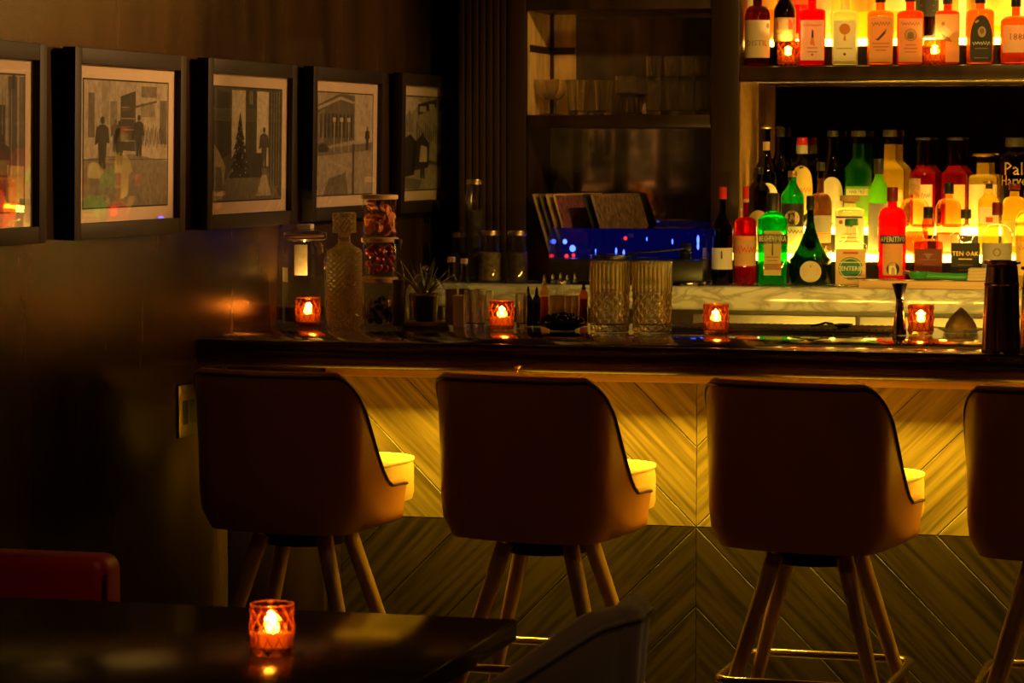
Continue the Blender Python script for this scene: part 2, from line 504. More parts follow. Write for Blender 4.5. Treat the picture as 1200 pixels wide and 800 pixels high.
def bar():
    t = thing('bar_counter', 'long dark wooden bar counter with a chevron plank front lit yellow from under its edge', 'bar')
    m = M(); m.rbox(.002, .03, 1.035, BX1, .97, 1.07, .004, 2); m.build('bar_top', BARTOP, t)
    # moulded front edge: profile swept along X
    prof = [(.031, 1.0695), (.012, 1.0695), (.004, 1.068), (0, 1.062), (0, 1.056), (.006, 1.052), (.006, 1.044), (.001, 1.040), (-.002, 1.034),
            (-.002, 1.006), (.002, .999), (.010, .995), (.075, .995), (.075, 1.0345), (.031, 1.0345)]
    m = M()
    a = [m.vert((.002, y, z)) for y, z in prof]; b = [m.vert((BX1, y, z)) for y, z in prof]
    n = len(prof)
    for i in range(n):
        j = (i + 1) % n
        m.face((a[i], a[j], b[j], b[i]))
    m.face(a[::-1]); m.face(b)
    m.build('front_edge', NOSE, t)
    # carcass behind the planks
    m = M(); m.box(.002, .262, .0, BX1, .60, 1.035); m.build('carcass', DARKWOOD, t, None)
    m = M(); m.rbox(.291, .236, .957, BX1, .262, 1.034, .003, 2); m.build('rail', RAIL, t)
    JX = 1.351; SEAM = .564; PW = 1.02
    up = M(); lo = M()
    x = JX - 2 * PW; sgn = -1
    edges = [JX - PW * 2, JX - PW, JX, JX + PW, JX + 2 * PW]
    for i in range(4):
        x0, x1 = max(edges[i], .291), min(edges[i + 1], BX1)
        sl = [1, -1, 1, -1][i]
        # joints pass through the seam corner at JX
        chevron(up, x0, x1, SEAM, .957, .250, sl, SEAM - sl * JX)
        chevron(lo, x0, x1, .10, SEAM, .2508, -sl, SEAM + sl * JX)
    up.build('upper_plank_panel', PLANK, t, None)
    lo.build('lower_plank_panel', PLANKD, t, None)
    m = M(); m.rbox(.002, .225, 0, .29, .262, 1.034, .006, 2); m.build('end_post', DARKWOOD, t)
    m = M(); m.rbox(.291, .236, 0, BX1, .262, .10, .004, 2); m.build('kick_board', DARKWOOD, t)
    m = M(); m.box(.12, .085, 1.026, BX1 - .05, .115, 1.0345); m.build('led_channel', IRON, t, None)
    m = M(); m.rbox(.10, .126, .986, BX1, .142, 1.0345, .002, 2); m.build('light_baffle', RAIL, t)
    # purse hook
    p = at(608, 428, 1, -.002)
    h = thing('purse_hook', 'small brass hook knob fixed to the dark bar edge above the second stool', 'hook', (p.x, -.002, p.z))
    m = M(); m.lathe([(0, .006), (.006, .004), (.009, .008), (.014, .009), (.018, .006), (.019, 0.001)], 16)
    m.xf(Matrix.Rotation(PI / 2, 4, 'X')); m.build('knob', BRASS, h)
    m = M(); m.tube([(0, -.008, -.002), (0, -.012, -.012), (0, -.017, -.015), (0, -.021, -.011)], .0028, 8); m.build('hook', BRASS, h)
bar()
area('bar_front_led', (1.74, .102, 1.02), (2.84, .022), (0, 0, 0), 54, WARM)
for k in range(7):
    area('bar_back_led', (1.16 + .27 * k, .962, 1.026), (.20, .012), (math.radians(-62), 0, PI), 2.2, (1, .58, .06))

# ------------------------------------------------------------------ back bar unit
FY = 2.15
def backbar():
    t = thing('back_bar_cabinet', 'dark oak back bar with ribbed pillar, mirrored bays and shelves', 'cabinet')
    # ribbed pillar
    m = M(); x0, x1 = .125, .368
    m.box(x0, FY + .012, 0, x1, 2.56, 2.9)
    n = 7; w = (.30 - x0) / n
    for i in range(n):
        m.rbox(x0 + i * w + .002, FY, 0, x0 + (i + 1) * w - .002, FY + .02, 2.9, .005, 2)
    m.rbox(.302, FY - .004, 0, x1, FY + .02, 2.9, .004, 2)
    m.build('ribbed_pillar', DARKWOOD, t)
    m = M(); m.rbox(1.015, FY, 0, 1.111, 2.56, 2.9, .004, 2); m.build('post', DARKWOOD, t)
    m = M(); m.box(1.1112, FY + .012, 1.14, 1.1150, 2.498, 1.82); m.build('side_panel', RAIL, t, None)
    zt = at(720, 11, 1, FY).z
    m = M(); m.rbox(.368, FY + .01, zt, 1.015, 2.5, 2.9, .003, 2); m.build('header', DARKWOOD, t)
    m = M(); m.rbox(.370, FY + .01, 1.664, 1.013, 2.48, 1.708, .004, 2); m.build('glass_shelf_board', DARKWOOD, t)
    # mirrors: one clear pane beside the pillar crossed by thin bars, one antiqued pane
    m = M(); m.box(.368, 2.49, 1.0, 1.013, 2.50, 1.664); m.build('mirror_pane', mirror_mat('clouded_mirror', (.62, .52, .42), .04, .85), t, None)
    tan = solid('aged_tan_panel', (.80, .50, .24), .4, var=.3, vscale=7, stretch=(4, 4, 1))
    m = M(); m.box(.3682, FY + .022, 1.709, .371, 2.488, zt); m.box(.371, 2.484, 1.709, .462, 2.49, zt); m.build('backing_panel', tan, t, None)
    m = M(); m.box(.462, 2.487, 1.709, 1.013, 2.50, 2.4); m.build('mirror_pane', mirror_mat('clouded_mirror', (.62, .52, .42), .04, .85), t, None)
    zz = at(643, 60, 1, 2.484).z
    m = M(); m.box(.3712, 2.472, 1.709, .383, 2.4838, zt); m.box(.3712, FY + .04, zz - .012, .374, 2.4838, zz + .012); m.box(.383, 2.481, zz - .012, .460, 2.4838, zz + .012); m.build('dark_bars', DARKWOOD, t, None)
    m = M(); m.box(1.111, 2.50, 1.0, 3.2, 2.51, 1.82); m.build('smoked_mirror', MIRROR2, t, None)
    # upper bottle shelf with brass edge
    m = M(); m.rbox(1.111, FY, 1.822, 3.2, 2.50, 1.868, .004, 2); m.build('bottle_shelf', DARKWOOD, t)
    m = M(); m.rbox(1.111, FY - .004, 1.815, 3.2, FY + .012, 1.822, .0025, 2); m.build('brass_edge', BRASS, t)
    m = M(); m.box(1.111, 2.50, 1.822, 3.2, 2.512, 2.9); m.build('back_panel', PANELGLOW, t, None)
    m = M(); m.rbox(1.111, FY, 2.42, 3.2, 2.50, 2.47, .004, 2); m.build('top_shelf', DARKWOOD, t)
    m = M(); m.rbox(3.2, FY, 0, 3.3, 2.56, 2.9, .004, 2); m.build('post', DARKWOOD, t)
    m = M(); m.box(.125, 2.512, 0, 3.3, 2.56, 2.9); m.build('back_board', DARKWOOD, t, None)
    # base cabinet under the marble
    b = thing('base_cabinet', 'steel fronted cabinet under the marble back counter', 'cabinet')
    m = M(); m.box(.02, 1.96, 0, 3.3, 2.14, 1.058); m.build('body', DARKWOOD, b, None)
    x = 0.99
    for k in range(4):
        m = M(); m.rbox(x + .006, 1.945, .55, x + .55, 1.962, 1.045, .004, 2); m.build('door', solid('satin_steel_door', (.70, .66, .55), .42, 1.0, stretch=(1, 1, 8), bump=.3, bscale=30), b)
        x += .556
    c = thing('marble_counter', 'pale veined marble back counter with a rounded lit front edge', 'counter')
    m = M(); m.rbox(.02, 1.90, 1.06, 3.3, FY - .006, 1.138, .012, 4); m.build('slab', MARBLE, c)
    m = M(); m.box(.374, FY - .006, 1.10, 1.010, 2.476, 1.138); m.build('slab_return', MARBLE, c, None)
    # illuminated bottle steps
    for nm, lab, y0, y1, z0, z1, in (
        ('bottle_step', 'lower glowing bottle step with black riser on the marble counter', 2.165, 2.315, 1.138, 1.238),
        ('bottle_step', 'upper glowing bottle step behind the lower one', 2.318, 2.488, 1.138, 1.324),
        ('bottle_step', 'glowing bottle step on the high shelf behind the front bottles', 2.285, 2.488, 1.869, 1.962)):
        s = thing(nm, lab, 'bottle step', (1.118, y0, z0), 0)
        m = M(); m.rbox(.0, 0, z1 - z0 - .022, 1.16, y1 - y0, z1 - z0, .003, 2); m.build('tread', TREAD, s)
        m = M(); m.box(.0, .004, 0, 1.16, .016, z1 - z0 - .023); m.box(.0, y1 - y0 - .012, 0, 1.16, y1 - y0, z1 - z0 - .023)
        m.build('riser', BLACKP, s, None)
backbar()

# ------------------------------------------------------------------ framed pictures
GREYS = {}
def grey(v):
    k = round(v, 2)
    if k not in GREYS:
        GREYS[k] = solid('print_tone_%d' % int(k * 100), (k * 1.0, k * .86, k * .66), .75, var=.25, vscale=60)
    return GREYS[k]

def picture(yc, label, art, dz=0.0):
    W, H, D = .725, .470, .034
    t = thing('framed_picture', label, 'picture', (.004, yc, 1.605 + dz), 0, 'framed photographs along the dark wall')
    lean = Matrix.Rotation(math.radians(1.0), 4, 'Y')
    def fin(m, name, mats, smooth=35):
        m.xf(lean); m.xf(Matrix.Translation((.008, 0, 0)))
        return m.build(name, mats, t, smooth)
    # local axes: x out of the wall, y along it
    b = .040
    m = M()
    m.rbox(0, -W / 2, -H / 2, D, -W / 2 + b, H / 2, .0025, 2); m.rbox(0, W / 2 - b, -H / 2, D, W / 2, H / 2, .0025, 2)
    m.rbox(0, -W / 2 + b, H / 2 - b, D, W / 2 - b, H / 2, .0025, 2); m.rbox(0, -W / 2 + b, -H / 2, D, W / 2 - b, -H / 2 + b, .0025, 2)
    fin(m, 'frame', FRAMEB)
    mw, mh = W / 2 - b, H / 2 - b
    m = M(); m.box(.004, -mw, -mh, .016, mw, mh); fin(m, 'mat_board', MATB, None)
    pw, ph = .272, .158
    m = M(); mats = []
    def q(pts, g, lift):
        mm = grey(g)
        if mm not in mats: mats.append(mm)
        m.poly([(.0165 + lift * .00012, -pw + 2 * pw * u, -ph + 2 * ph * v) for u, v in pts], mats.index(mm))
    q([(-.012, -.012), (1.012, -.012), (1.012, 1.012), (-.012, 1.012)], .02, 0)
    art(q)
    fin(m, 'print', mats, None)
    m = M(); m.box(.0205, -mw, -mh, .0225, mw, mh); fin(m, 'glazing', shell((.97, .97, .95), .0, 1.8), None)
    return t

def rect(u0, v0, u1, v1): return [(u0, v0), (u1, v0), (u1, v1), (u0, v1)]
def figure(q, u, v, h, g=.04, lift=9):
    w = h * .16
    q([(u - w * .55, v), (u - w * .1, v), (u, v + h * .42), (u + w * .1, v), (u + w * .55, v), (u + w * .7, v + h * .5), (u + w * 1.2, v + h * .48), (u + w, v + h * .78), (u + w * .3, v + h * .84),
       (u - w * .3, v + h * .84), (u - w, v + h * .78), (u - w * 1.3, v + h * .45), (u - w * .7, v + h * .5)], g, lift)
    q([(u + w * .35 * math.cos(a), v + h * .92 + h * .075 * math.sin(a)) for a in [i * PI / 5 for i in range(10)]], g, lift)

def art_alley(q):
    q(rect(0, 0, 1, 1), .46, 1)
    q([(0, .05), (0, 0), (1, 0), (1, .36), (.55, .42), (0, .38)], .22, 2)
    q([(.20, .42), (.20, 1), (.30, 1), (.26, .42)], .36, 2)
    q(rect(.05, .55, .12, .9), .16, 3); q(rect(.30, .62, .38, .84), .25, 3)
    q([(.42, .45), (.60, .44), (.60, .93), (.42, .88)], .07, 3)
    for k in range(4): q(rect(.43, .52 + k * .09, .59, .53 + k * .09), .30, 4)
    q([(.44, .76), (.86, .84), (.86, .86), (.44, .78)], .12, 4)
    q(rect(.66, .72, .84, .83), .28, 3); q(rect(.67, .88, .86, .97), .2, 3); q(rect(.90, .50, .99, .86), .16, 3)
    for k in range(16):
        u = .66 + .02 * k; v = .47 + .07 * ((k * 37) % 5) / 5
        q([(u, v), (u + .008, v), (u + .02, v + .13), (u + .012, v + .13)], .05, 4)
    q(rect(0, .37, 1, .38), .12, 4)
    figure(q, .21, .30, .42, .05); figure(q, .41, .33, .36, .06); figure(q, .36, .44, .26, .12); figure(q, .64, .40, .34, .05)
def art_parlour(q):
    q(rect(0, 0, 1, 1), .10, 1)
    q(rect(.25, .38, .45, .98), .62, 2); q(rect(.62, .30, .80, .98), .66, 2)
    q(rect(.45, .2, .62, 1), .06, 3); q(rect(.50, .86, .56, .98), .2, 4)
    for k in range(9): q(rect(.82 + .02 * k, .12, .828 + .02 * k, .98), .04 + .22 * (k % 2), 3)
    q([(.05, .35), (.24, .42), (.22, .95), (.03, .98)], .04, 3)
    q([(0, 0), (1, 0), (.75, .30), (.25, .28)], .18, 2); q([(.62, .03), (.85, .03), (.78, .22), (.70, .22)], .45, 3)
    for k in range(6):
        w = .17 - k * .026; v = .20 + k * .085
        q([(.37 - w, v), (.37 + w, v), (.37, v + .17)], .025, 5)
    for k in range(24):
        u = .37 + .12 * math.sin(k * 2.4) * (1 - k / 28); v = .22 + k * .019
        q(rect(u, v, u + .008, v + .012), .6, 6)
    q([(0, 0), (.12, .02), (.16, .30), (.08, .42), (0, .5)], .40, 4); q([(.02, .06), (.14, .1), (.1, .3), (.03, .3)], .16, 5)
    figure(q, .73, .28, .38, .08); q(rect(.55, .2, .70, .42), .05, 5)
def art_corner(q):
    q(rect(0, 0, 1, 1), .42, 1)
    q([(.66, .5), (.66, 1), (1, 1), (1, .5)], .58, 2)
    q([(0, .46), (.66, .54), (.66, .98), (.40, 1), (0, .88)], .16, 3)
    q([(0, .50), (.12, .52), (.12, .84), (0, .80)], .30, 4)
    for k in range(9): q([(.04 + .068 * k, .56), (.075 + .068 * k, .56), (.075 + .068 * k, .80), (.04 + .068 * k, .79)], .05, 4)
    q([(0, .86), (.40, .97), (.66, .92), (.66, .90), (.40, .94), (0, .83)], .50, 5)
    q([(0, .44), (1, .52), (1, .44), (0, .38)], .24, 4)
    for k in range(3):
        u = .28 + .13 * k; q(rect(u, .42, u + .015, .72), .5, 6); q(rect(u - .02, .72, u + .035, .76), .7, 6)
    q([(.02, .42), (.18, .42), (.20, .46), (.14, .50), (.05, .50), (0, .46)], .06, 6)
    q([(.1, 0), (.55, 0), (.5, .22), (.2, .16)], .2, 5); q([(.62, 0), (.66, 0), (.66, .5), (.62, .5)], .10, 5)
    q([(.2, .34), (.6, .25), (.6, .24), (.2, .33)], .55, 5)
    figure(q, .90, .44, .24, .06)
def art_market(q):
    q(rect(0, 0, 1, 1), .38, 1)
    q([(0, .75), (.35, .95), (0, 1)], .55, 2); q([(0, .62), (.16, .62), (.16, .78), (.08, .86), (0, .78)], .26, 3)
    q([(.26, .80), (.68, .90), (.68, .99), (.26, .92)], .06, 3); q(rect(.30, .84, .44, .90), .5, 4); q(rect(.50, .87, .62, .93), .45, 4)
    q([(.72, .86), (1, .92), (1, 1), (.72, .97)], .08, 3)
    q(rect(.88, .2, 1, .92), .08, 3)
    for k in range(14):
        u = .24 + .045 * k; q(rect(u, .50 + .02 * (k % 3), u + .018, .72 - .03 * (k % 4)), .07, 4)
    q([(0, .14), (.20, .16), (.24, .52), (.10, .60), (0, .56)], .03, 5); q([(.14, .2), (.5, .24), (.52, .5), (.36, .6), (.18, .5)], .04, 5)
    figure(q, .37, .12, .50, .05); q([(.30, .30), (.47, .30), (.46, .46), (.33, .48)], .6, 10)
    q([(.5, .28), (.9, .24), (.9, .26), (.5, .32)], .1, 5); q([(.4, 0), (1, 0), (1, .2), (.5, .26)], .46, 3)
    q([(0, .02), (.3, 0), (.36, .1), (0, .14)], .2, 4)
def art_shop(q):
    q(rect(0, 0, 1, 1), .42, 1)
    q([(0, 0), (1, 0), (1, .3), (0, .2)], .26, 2)
    q(rect(.84, .18, .93, .99), .10, 3); q(rect(.95, .1, 1, .99), .16, 3); q(rect(.70, .16, .82, .78), .06, 3)
    q(rect(.88, .90, .91, 1), .04, 4); q(rect(.1, .3, .6, .9), .2, 3); q(rect(.15, .4, .35, .8), .5, 4)
    for k in range(6): q(rect(.72 + .03 * k, .2, .728 + .03 * k, .9), .3, 5)
    figure(q, .78, .12, .45, .05)
picture(-1.432, 'framed photograph nearest the red sofa, cut off by the photo edge', art_shop, -.001)
picture(-.545, 'framed street photograph of figures walking past a dark gate, bottle glow on its glass', art_alley, -.001)
picture(.340, 'framed photograph of a decorated tree before tall bright windows', art_parlour)
picture(1.212, 'framed photograph of a street corner with a dark columned building', art_corner, .002)
picture(2.115, 'framed photograph of a crowded street, closest to the ribbed pillar', art_market, .006)

# wall plate
pa, pb = at(208, 452, 0, .003), at(231, 508, 0, .003)
t = thing('wall_plate', 'brushed metal socket plate on the dark wall beside the first stool', 'wall plate', (.001, pa.y, pb.z))
m = M(); m.rbox(0, 0, .0, .007, pb.y - pa.y, pa.z - pb.z, .003, 2); m.build('plate', solid('nickel_plate', (.35, .32, .26), .3, 1.0), t)
m = M()
for s in (.3, .7):
    m.rbox(.0065, (pb.y - pa.y) * s - .017, .035, .009, (pb.y - pa.y) * s + .017, .10, .001, 2)
m.build('socket', BLACKP, t)

# ------------------------------------------------------------------ bucket stool
def ushape(hw, back, front, rad, n=64, expo=1.0):
    """plan line from front-right round the back to front-left; returns points + outward normals + arclength from the middle of the back"""
    pts = []
    def add(p): pts.append(Vector((p[0], p[1])))
    k = 10
    for i in range(k): add((hw * (1 - .05 * (1 - i / k) ** 2), front + (back + rad - front) * i / k))
    for i in range(17):
        a = -PI / 2 * i / 16
        add((hw - rad + rad * math.cos(a), back + rad + rad * math.sin(a)))
    for i in range(1, 12):
        x = (hw - rad) * (1 - i / 12 * 2)
        add((x, back - .012 * (1 - (x / (hw - rad)) ** 2)))
    for i in range(17):
        a = -PI / 2 - PI / 2 * i / 16
        add((-hw + rad + rad * math.cos(a), back + rad + rad * math.sin(a)))
    for i in range(1, k + 1): add((-hw * (1 - .05 * (i / k) ** 2), back + rad + (front - back - rad) * i / k))
    nr = []; L = [0]
    for i, p in enumerate(pts):
        t = (pts[min(i + 1, len(pts) - 1)] - pts[max(i - 1, 0)]).normalized()
        nr.append(Vector((-t.y, t.x)))
        if i: L.append(L[-1] + (p - pts[i - 1]).length)
    mid = L[-1] / 2
    return pts, nr, [l - mid for l in L]

def sstep(a, b, x):
    t = min(1, max(0, (x - a) / (b - a)))
    return t * t * (3 - 2 * t)

def bucket(m, pipe, hw, back, front, rad, zb, ztop, zarm, s0, s1, th, lean, tuck=.03, sharp=1.0):
    pts, nr, L = ushape(hw, back, front, rad)
    grid = []
    edge = []
    Lm = L[-1]
    for p, n, s in zip(pts, nr, L):
        a = abs(s)
        f = sstep(s0, s1, a) ** sharp
        zt = ztop + (zarm - ztop) * f
        zt -= .004 * max(0, (a - (Lm - .05)) / .05) ** 2
        # round the corner of the back's top edge
        ring = []
        prof = []
        for k in range(9):
            u = k / 8
            z = zb + (zt - th / 2 - zb) * u
            o = -tuck * (1 - min(1, u / .22)) ** 2 + lean * u * u
            prof.append((o, z))
        top = prof[-1][0]
        for k in range(1, 7):
            a2 = PI * k / 6
            prof.append((top - th / 2 + th / 2 * math.cos(a2), zt - th / 2 + th / 2 * math.sin(a2)))
        for k in range(1, 7):
            u = 1 - k / 6 * .8
            prof.append((-th - lean * .2 * (1 - u) + lean * u * u - (0 if k < 6 else .01), zb + (zt - th / 2 - zb) * u))
        prof.append((-th - .02, zb + .004))
        for o, z in prof:
            ring.append(m.vert((p.x + n.x * o, p.y + n.y * o, z)))
        edge.append(Vector((p.x + n.x * (top + .001), p.y + n.y * (top + .001), zt - th * .45)))
        grid.append(ring)
    for a, b in zip(grid, grid[1:]):
        for i in range(len(a)):
            j = (i + 1) % len(a)
            m.face((a[i], a[j], b[j], b[i]))
    m.face(grid[0]); m.face(grid[-1][::-1])
    if pipe: pipe.tube(edge, .0042, 6)
    return edge

def slab(m, pts_fn, zs):
    """stack of closed outlines: zs = [(z, inset)]"""
    rings = []
    for z, ins, dz in zs:
        rings.append([m.vert((x, y, z + dz * c)) for x, y, c in pts_fn(ins)])
    n = len(rings[0])
    for a, b in zip(rings, rings[1:]):
        for i in range(n):
            j = (i + 1) % n
            m.face((a[i], a[j], b[j], b[i]))
    m.face(rings[0][::-1]); m.face(rings[-1])
    return rings

def superoutline(hw, y0, y1, n=4.5, k=56):
    cy = (y0 + y1) / 2; hy = (y1 - y0) / 2
    def fn(ins):
        out = []
        for i in range(k):
            a = 2 * PI * i / k
            ca, sa = math.cos(a), math.sin(a)
            x = (hw - ins) * math.copysign(abs(ca) ** (2 / n), ca); y = (hy - ins) * math.copysign(abs(sa) ** (2 / n), sa)
            out.append((x, cy + y, 1 - max(abs(x) / hw, abs(y) / hy) ** 2))
        return out
    return fn

def stool():
    t = thing('bar_stool', '', 'bar stool', (0, 0, 0), 0, 'leather bar stools along the counter')
    SW = []
    m = M(); p = M()
    bucket(m, p, .236, -.222, .135, .105, .598, 1.022, .722, .20, .46, .030, .010, .03, 1.0)
    SW += [m.build('bucket_shell', LEATHER, t, 60), p.build('shell_piping', PIPE, t)]
    m = M()
    slab(m, superoutline(.196, -.20, .165, 4), [(.592, .03, 0), (.596, .006, 0), (.625, .0, 0), (.668, .0, 0)])
    SW.append(m.build('seat_pan', LEATHER, t, 50))
    m = M()
    fn = superoutline(.208, -.185, .325, 4.2)
    slab(m, fn, [(.645, .02, 0), (.648, .004, 0), (.665, 0, 0), (.735, 0, 0), (.752, .003, 0), (.760, .010, 0), (.762, .03, .004), (.764, .07, .012), (.766, .12, .018), (.768, .17, .022)])
    s = m.build('seat_cushion', SEATL, t, 60); SW.append(s)
    m = M(); m.tube([(x, y, .7555) for x, y, c in fn(.003)], .0055, 8, closed=True); m.build('cushion_piping', PIPEL, s)
    m = M(); m.lathe([(.545, .06), (.550, .105), (.575, .11), (.592, .11)], 32); m.build('swivel_plate', IRON, t)
    for sx, sy in ((-1, -1), (1, -1), (-1, 1), (1, 1)):
        m = M()
        a = Vector((sx * .088, sy * .092, .578)); b = Vector((sx * .245, sy * .225, .012))
        m.tube([a + (b - a) * k / 6 for k in range(7)], [.0225 - .0075 * k / 6 for k in range(7)], 16)
        l = m.build('leg', LEGW, t)
        m = M(); q = b
        m.lathe([(0, .013), (.004, .0165), (.022, .0165), (.024, .012)], 16, c=(q.x, q.y)); m.build('foot_cap', BRASS, l)
    # foot ring: rounded square hugging the legs from outside
    R, rc, z = .213, .05, .272
    ring = []
    for cx, cy, a0 in ((1, 1, 0), (-1, 1, PI / 2), (-1, -1, PI), (1, -1, 1.5 * PI)):
        for k in range(7):
            a = a0 + PI / 2 * k / 6
            ring.append((cx * (R - rc) + rc * math.cos(a), cy * (R - rc) + rc * math.sin(a), z))
    m = M(); m.tube(ring, .0115, 12, closed=True); m.build('foot_ring', BRASS, t)
    return t
def swivel(t, a):
    for c in t.children:
        if c.name.split('.')[0] in ('bucket_shell', 'shell_piping', 'seat_pan', 'seat_cushion'): c.rotation_euler = (0, 0, -math.radians(a))
st = stool()
SP = [(.384, -.205, .02, 'cognac leather bar stool closest to the dark wall, under the swing-top jar'),
      (1.048, -.200, .03, 'cognac leather bar stool second out from the wall, below the cut crystal mixing glasses'),
      (1.753, -.205, .035, 'cognac leather bar stool third from the wall, in front of the seam of the planks'),
      (2.384, -.200, .0, 'cognac leather bar stool cut off by the photo edge, below the shaker tins')]
for i, (x, y, r, lab) in enumerate(SP):
    if i == 0:
        st.location = (x, y, 0); st.rotation_euler = (0, 0, -r); st['label'] = lab; swivel(st, 9)
    else: swivel(dup(st, (x, y, 0), -r, lab), (0, 10, 11, 3)[i])

# ------------------------------------------------------------------ votive candles
def votive():
    t = thing('votive_candle', '', 'candle', (0, 0, 0), 0, 'amber glass votives')
    R, H = .0375, .083
    m = M()
    seg = 12
    rows = [(0, .90), (.010, .97), (.028, .93), (.046, 1.0), (.062, .93), (.076, .98), (.083, .96)]
    # diamond facets from alternating rows
    rings = []
    for k, (z, r) in enumerate(rows):
        rings.append([m.vert((R * r * math.cos(2 * PI * (i + .5 * (k % 2)) / seg), R * r * math.sin(2 * PI * (i + .5 * (k % 2)) / seg), z)) for i in range(seg)])
    for k in range(len(rings) - 1):
        a, b = rings[k], rings[k + 1]
        for i in range(seg):
            j = (i + 1) % seg
            if k % 2 == 0:
                m.face((a[i], a[j], b[i])); m.face((a[j], b[j], b[i]))
            else:
                m.face((a[i], b[j], b[i])); m.face((a[i], a[j], b[j]))
    inner = [(.083, .86), (.060, .82), (.014, .80), (.010, .70)]
    ri = []
    for z, r in inner:
        ri.append([m.vert((R * r * math.cos(2 * PI * i / seg), R * r * math.sin(2 * PI * i / seg), z)) for i in range(seg)])
    for a, b in zip([rings[-1]] + ri, ri):
        for i in range(seg):
            j = (i + 1) % seg
            m.face((a[i], a[j], b[j], b[i]))
    m.face(rings[0][::-1]); m.face(ri[-1])
    for k in range(1, 5):
        for i in range(seg):
            p = rings[k][i]
            for q in ((rings[k + 1][i], rings[k + 1][i - 1]) if k % 2 == 0 else (rings[k + 1][i], rings[k + 1][(i + 1) % seg])):
                m.tube([m.v[p], m.v[q]], .0009, 5, mi=1)
    m.tube([m.v[i] for i in rings[-1]], .0013, 6, closed=True, mi=1)
    m.build('glass_holder', [AMBERG, AMBERE], t, None)
    m = M(); m.lathe([(.011, .024), (.012, .026), (.035, .026), (.037, .0245), (.0355, .012)], 24); m.build('wax', WAX, t)
    m = M(); m.tube([(0, 0, .032), (0, .001, .040)], .0009, 6); m.build('wick', BLACKP, t)
    m = M(); m.lathe([(.0375, .001), (.039, .0055), (.044, .0088), (.051, .0072), (.060, .0034), (.068, .0004)], 12); m.build('flame', FLAME, t)
    return t
vt = votive()
VZ = 1.0705
def vloc(px, py, z): p = at(px, py, 2, z); return (p.x, p.y, z + .0005)
ux1, ux2 = at(924, 75, 1, FY + .05), at(1095, 74, 1, FY + .045)
VP = [(vloc(361, 382, 1.07), 'lit amber votive on the bar in front of the swing-top jar'),
      (vloc(588, 386, 1.07), 'lit amber votive on the bar beside the small dropper bottles'),
      (vloc(839, 391, 1.07), 'lit amber votive on the bar beside the crystal mixing glasses and bar mat'),
      (vloc(1079, 392, 1.07), 'lit amber votive on the bar between the jigger and the citrus reamer'),
      (vloc(319, 766, .76), 'lit amber votive alone on the black table'),
      ((ux1.x, FY + .042, 1.8685), 'lit amber votive on the high shelf below the red crest bottle'),
      ((ux2.x, FY + .042, 1.8685), 'lit amber votive on the high shelf between amber bottles')]
for i, (l, lab) in enumerate(VP):
    if i == 0: vt.location = l; vt['label'] = lab
    else: dup(vt, l, .3 * i, lab)
    point('candle_light', (l[0], l[1], l[2] + .060), 7.0 if i < 5 else 1.6, (1.0, .54, .12), .007)

# ------------------------------------------------------------------ foreground: table, tub chair, sofa
t = thing('cafe_table', 'black square table with a glossy top holding one lit votive', 'table', (1.06, -2.87, 0))
m = M(); m.rbox(-.51, -.405, .722, .513, .405, .760, .004, 2); m.build('tabletop', TABLE, t)
m = M(); m.lathe([(0, .22), (.012, .22), (.02, .20), (.03, .05)], 40); m.build('base', IRON, t)
m = M(); m.lathe([(.028, .032), (.70, .032)], 24); m.build('column', IRON, t)
m = M(); m.rbox(-.18, -.18, .698, .18, .18, .7225, .004, 2); m.build('top_plate', IRON, t)

t = thing('tub_chair', 'taupe velvet tub chair with a curved back tucked beside the black table', 'chair', (1.568, -2.66, 0), math.radians(90 - 8))
m = M(); p = M()
bucket(m, p, .27, -.25, .20, .23, .36, .835, .60, .10, .62, .05, .02, .05, .8)
m.build('curved_back', VELVET, t, 60); p.build('back_piping', VELVET, t)
m = M(); slab(m, superoutline(.215, -.20, .25, 4), [(.36, .03, 0), (.365, .005, 0), (.45, 0, 0), (.468, .01, .004), (.472, .05, .012), (.474, .12, .02)])
m.build('seat_cushion', VELVET, t, 60)
for sx, sy in ((-1, -1), (1, -1), (-1, 1), (1, 1)):
    m = M(); m.tube([(sx * .17, sy * .16, .37), (sx * .22, sy * .20, 0.0)], [.018, .011], 12); m.build('leg', LEGW, t)

t = thing('red_sofa', 'low red leather sofa against the dark wall behind the black table', 'sofa', (.02, -1.69, 0))
m = M(); m.rbox(0, -1.60, .10, .47, -.10, .30, .03, 4); m.build('base', REDL, t)
for k in range(2):
    m = M(); m.rbox(.10, -1.60 + .75 * k + .004, .29, .47, -.85 + .75 * k - .004, .43, .045, 5); m.build('seat_cushion', REDL, t)
for k in range(2):
    m = M(); m.rbox(.0, -1.60 + .75 * k + .004, .29, .16, -.85 + .75 * k - .004, .715, .05, 5); m.build('back_cushion', REDL, t)
for y0 in (-.112, -1.712):
    m = M(); m.rbox(0, y0, .10, .478, y0 + .112, .735, .035, 5)
    a = m.build('arm', REDL, t)
    m = M(); m.tube([(.4785, y0 + .004, .12), (.4785, y0 + .004, .70)], .004, 8); m.tube([(.47, y0 + .108, .12), (.47, y0 + .108, .70)], .004, 8); m.build('arm_piping', PIPE, a)
for x in (.05, .43):
    for y in (-1.66, -.06):
        m = M(); m.lathe([(0, .016), (.10, .024)], 16, c=(x, y)); m.build('foot', DARKWOOD, t)

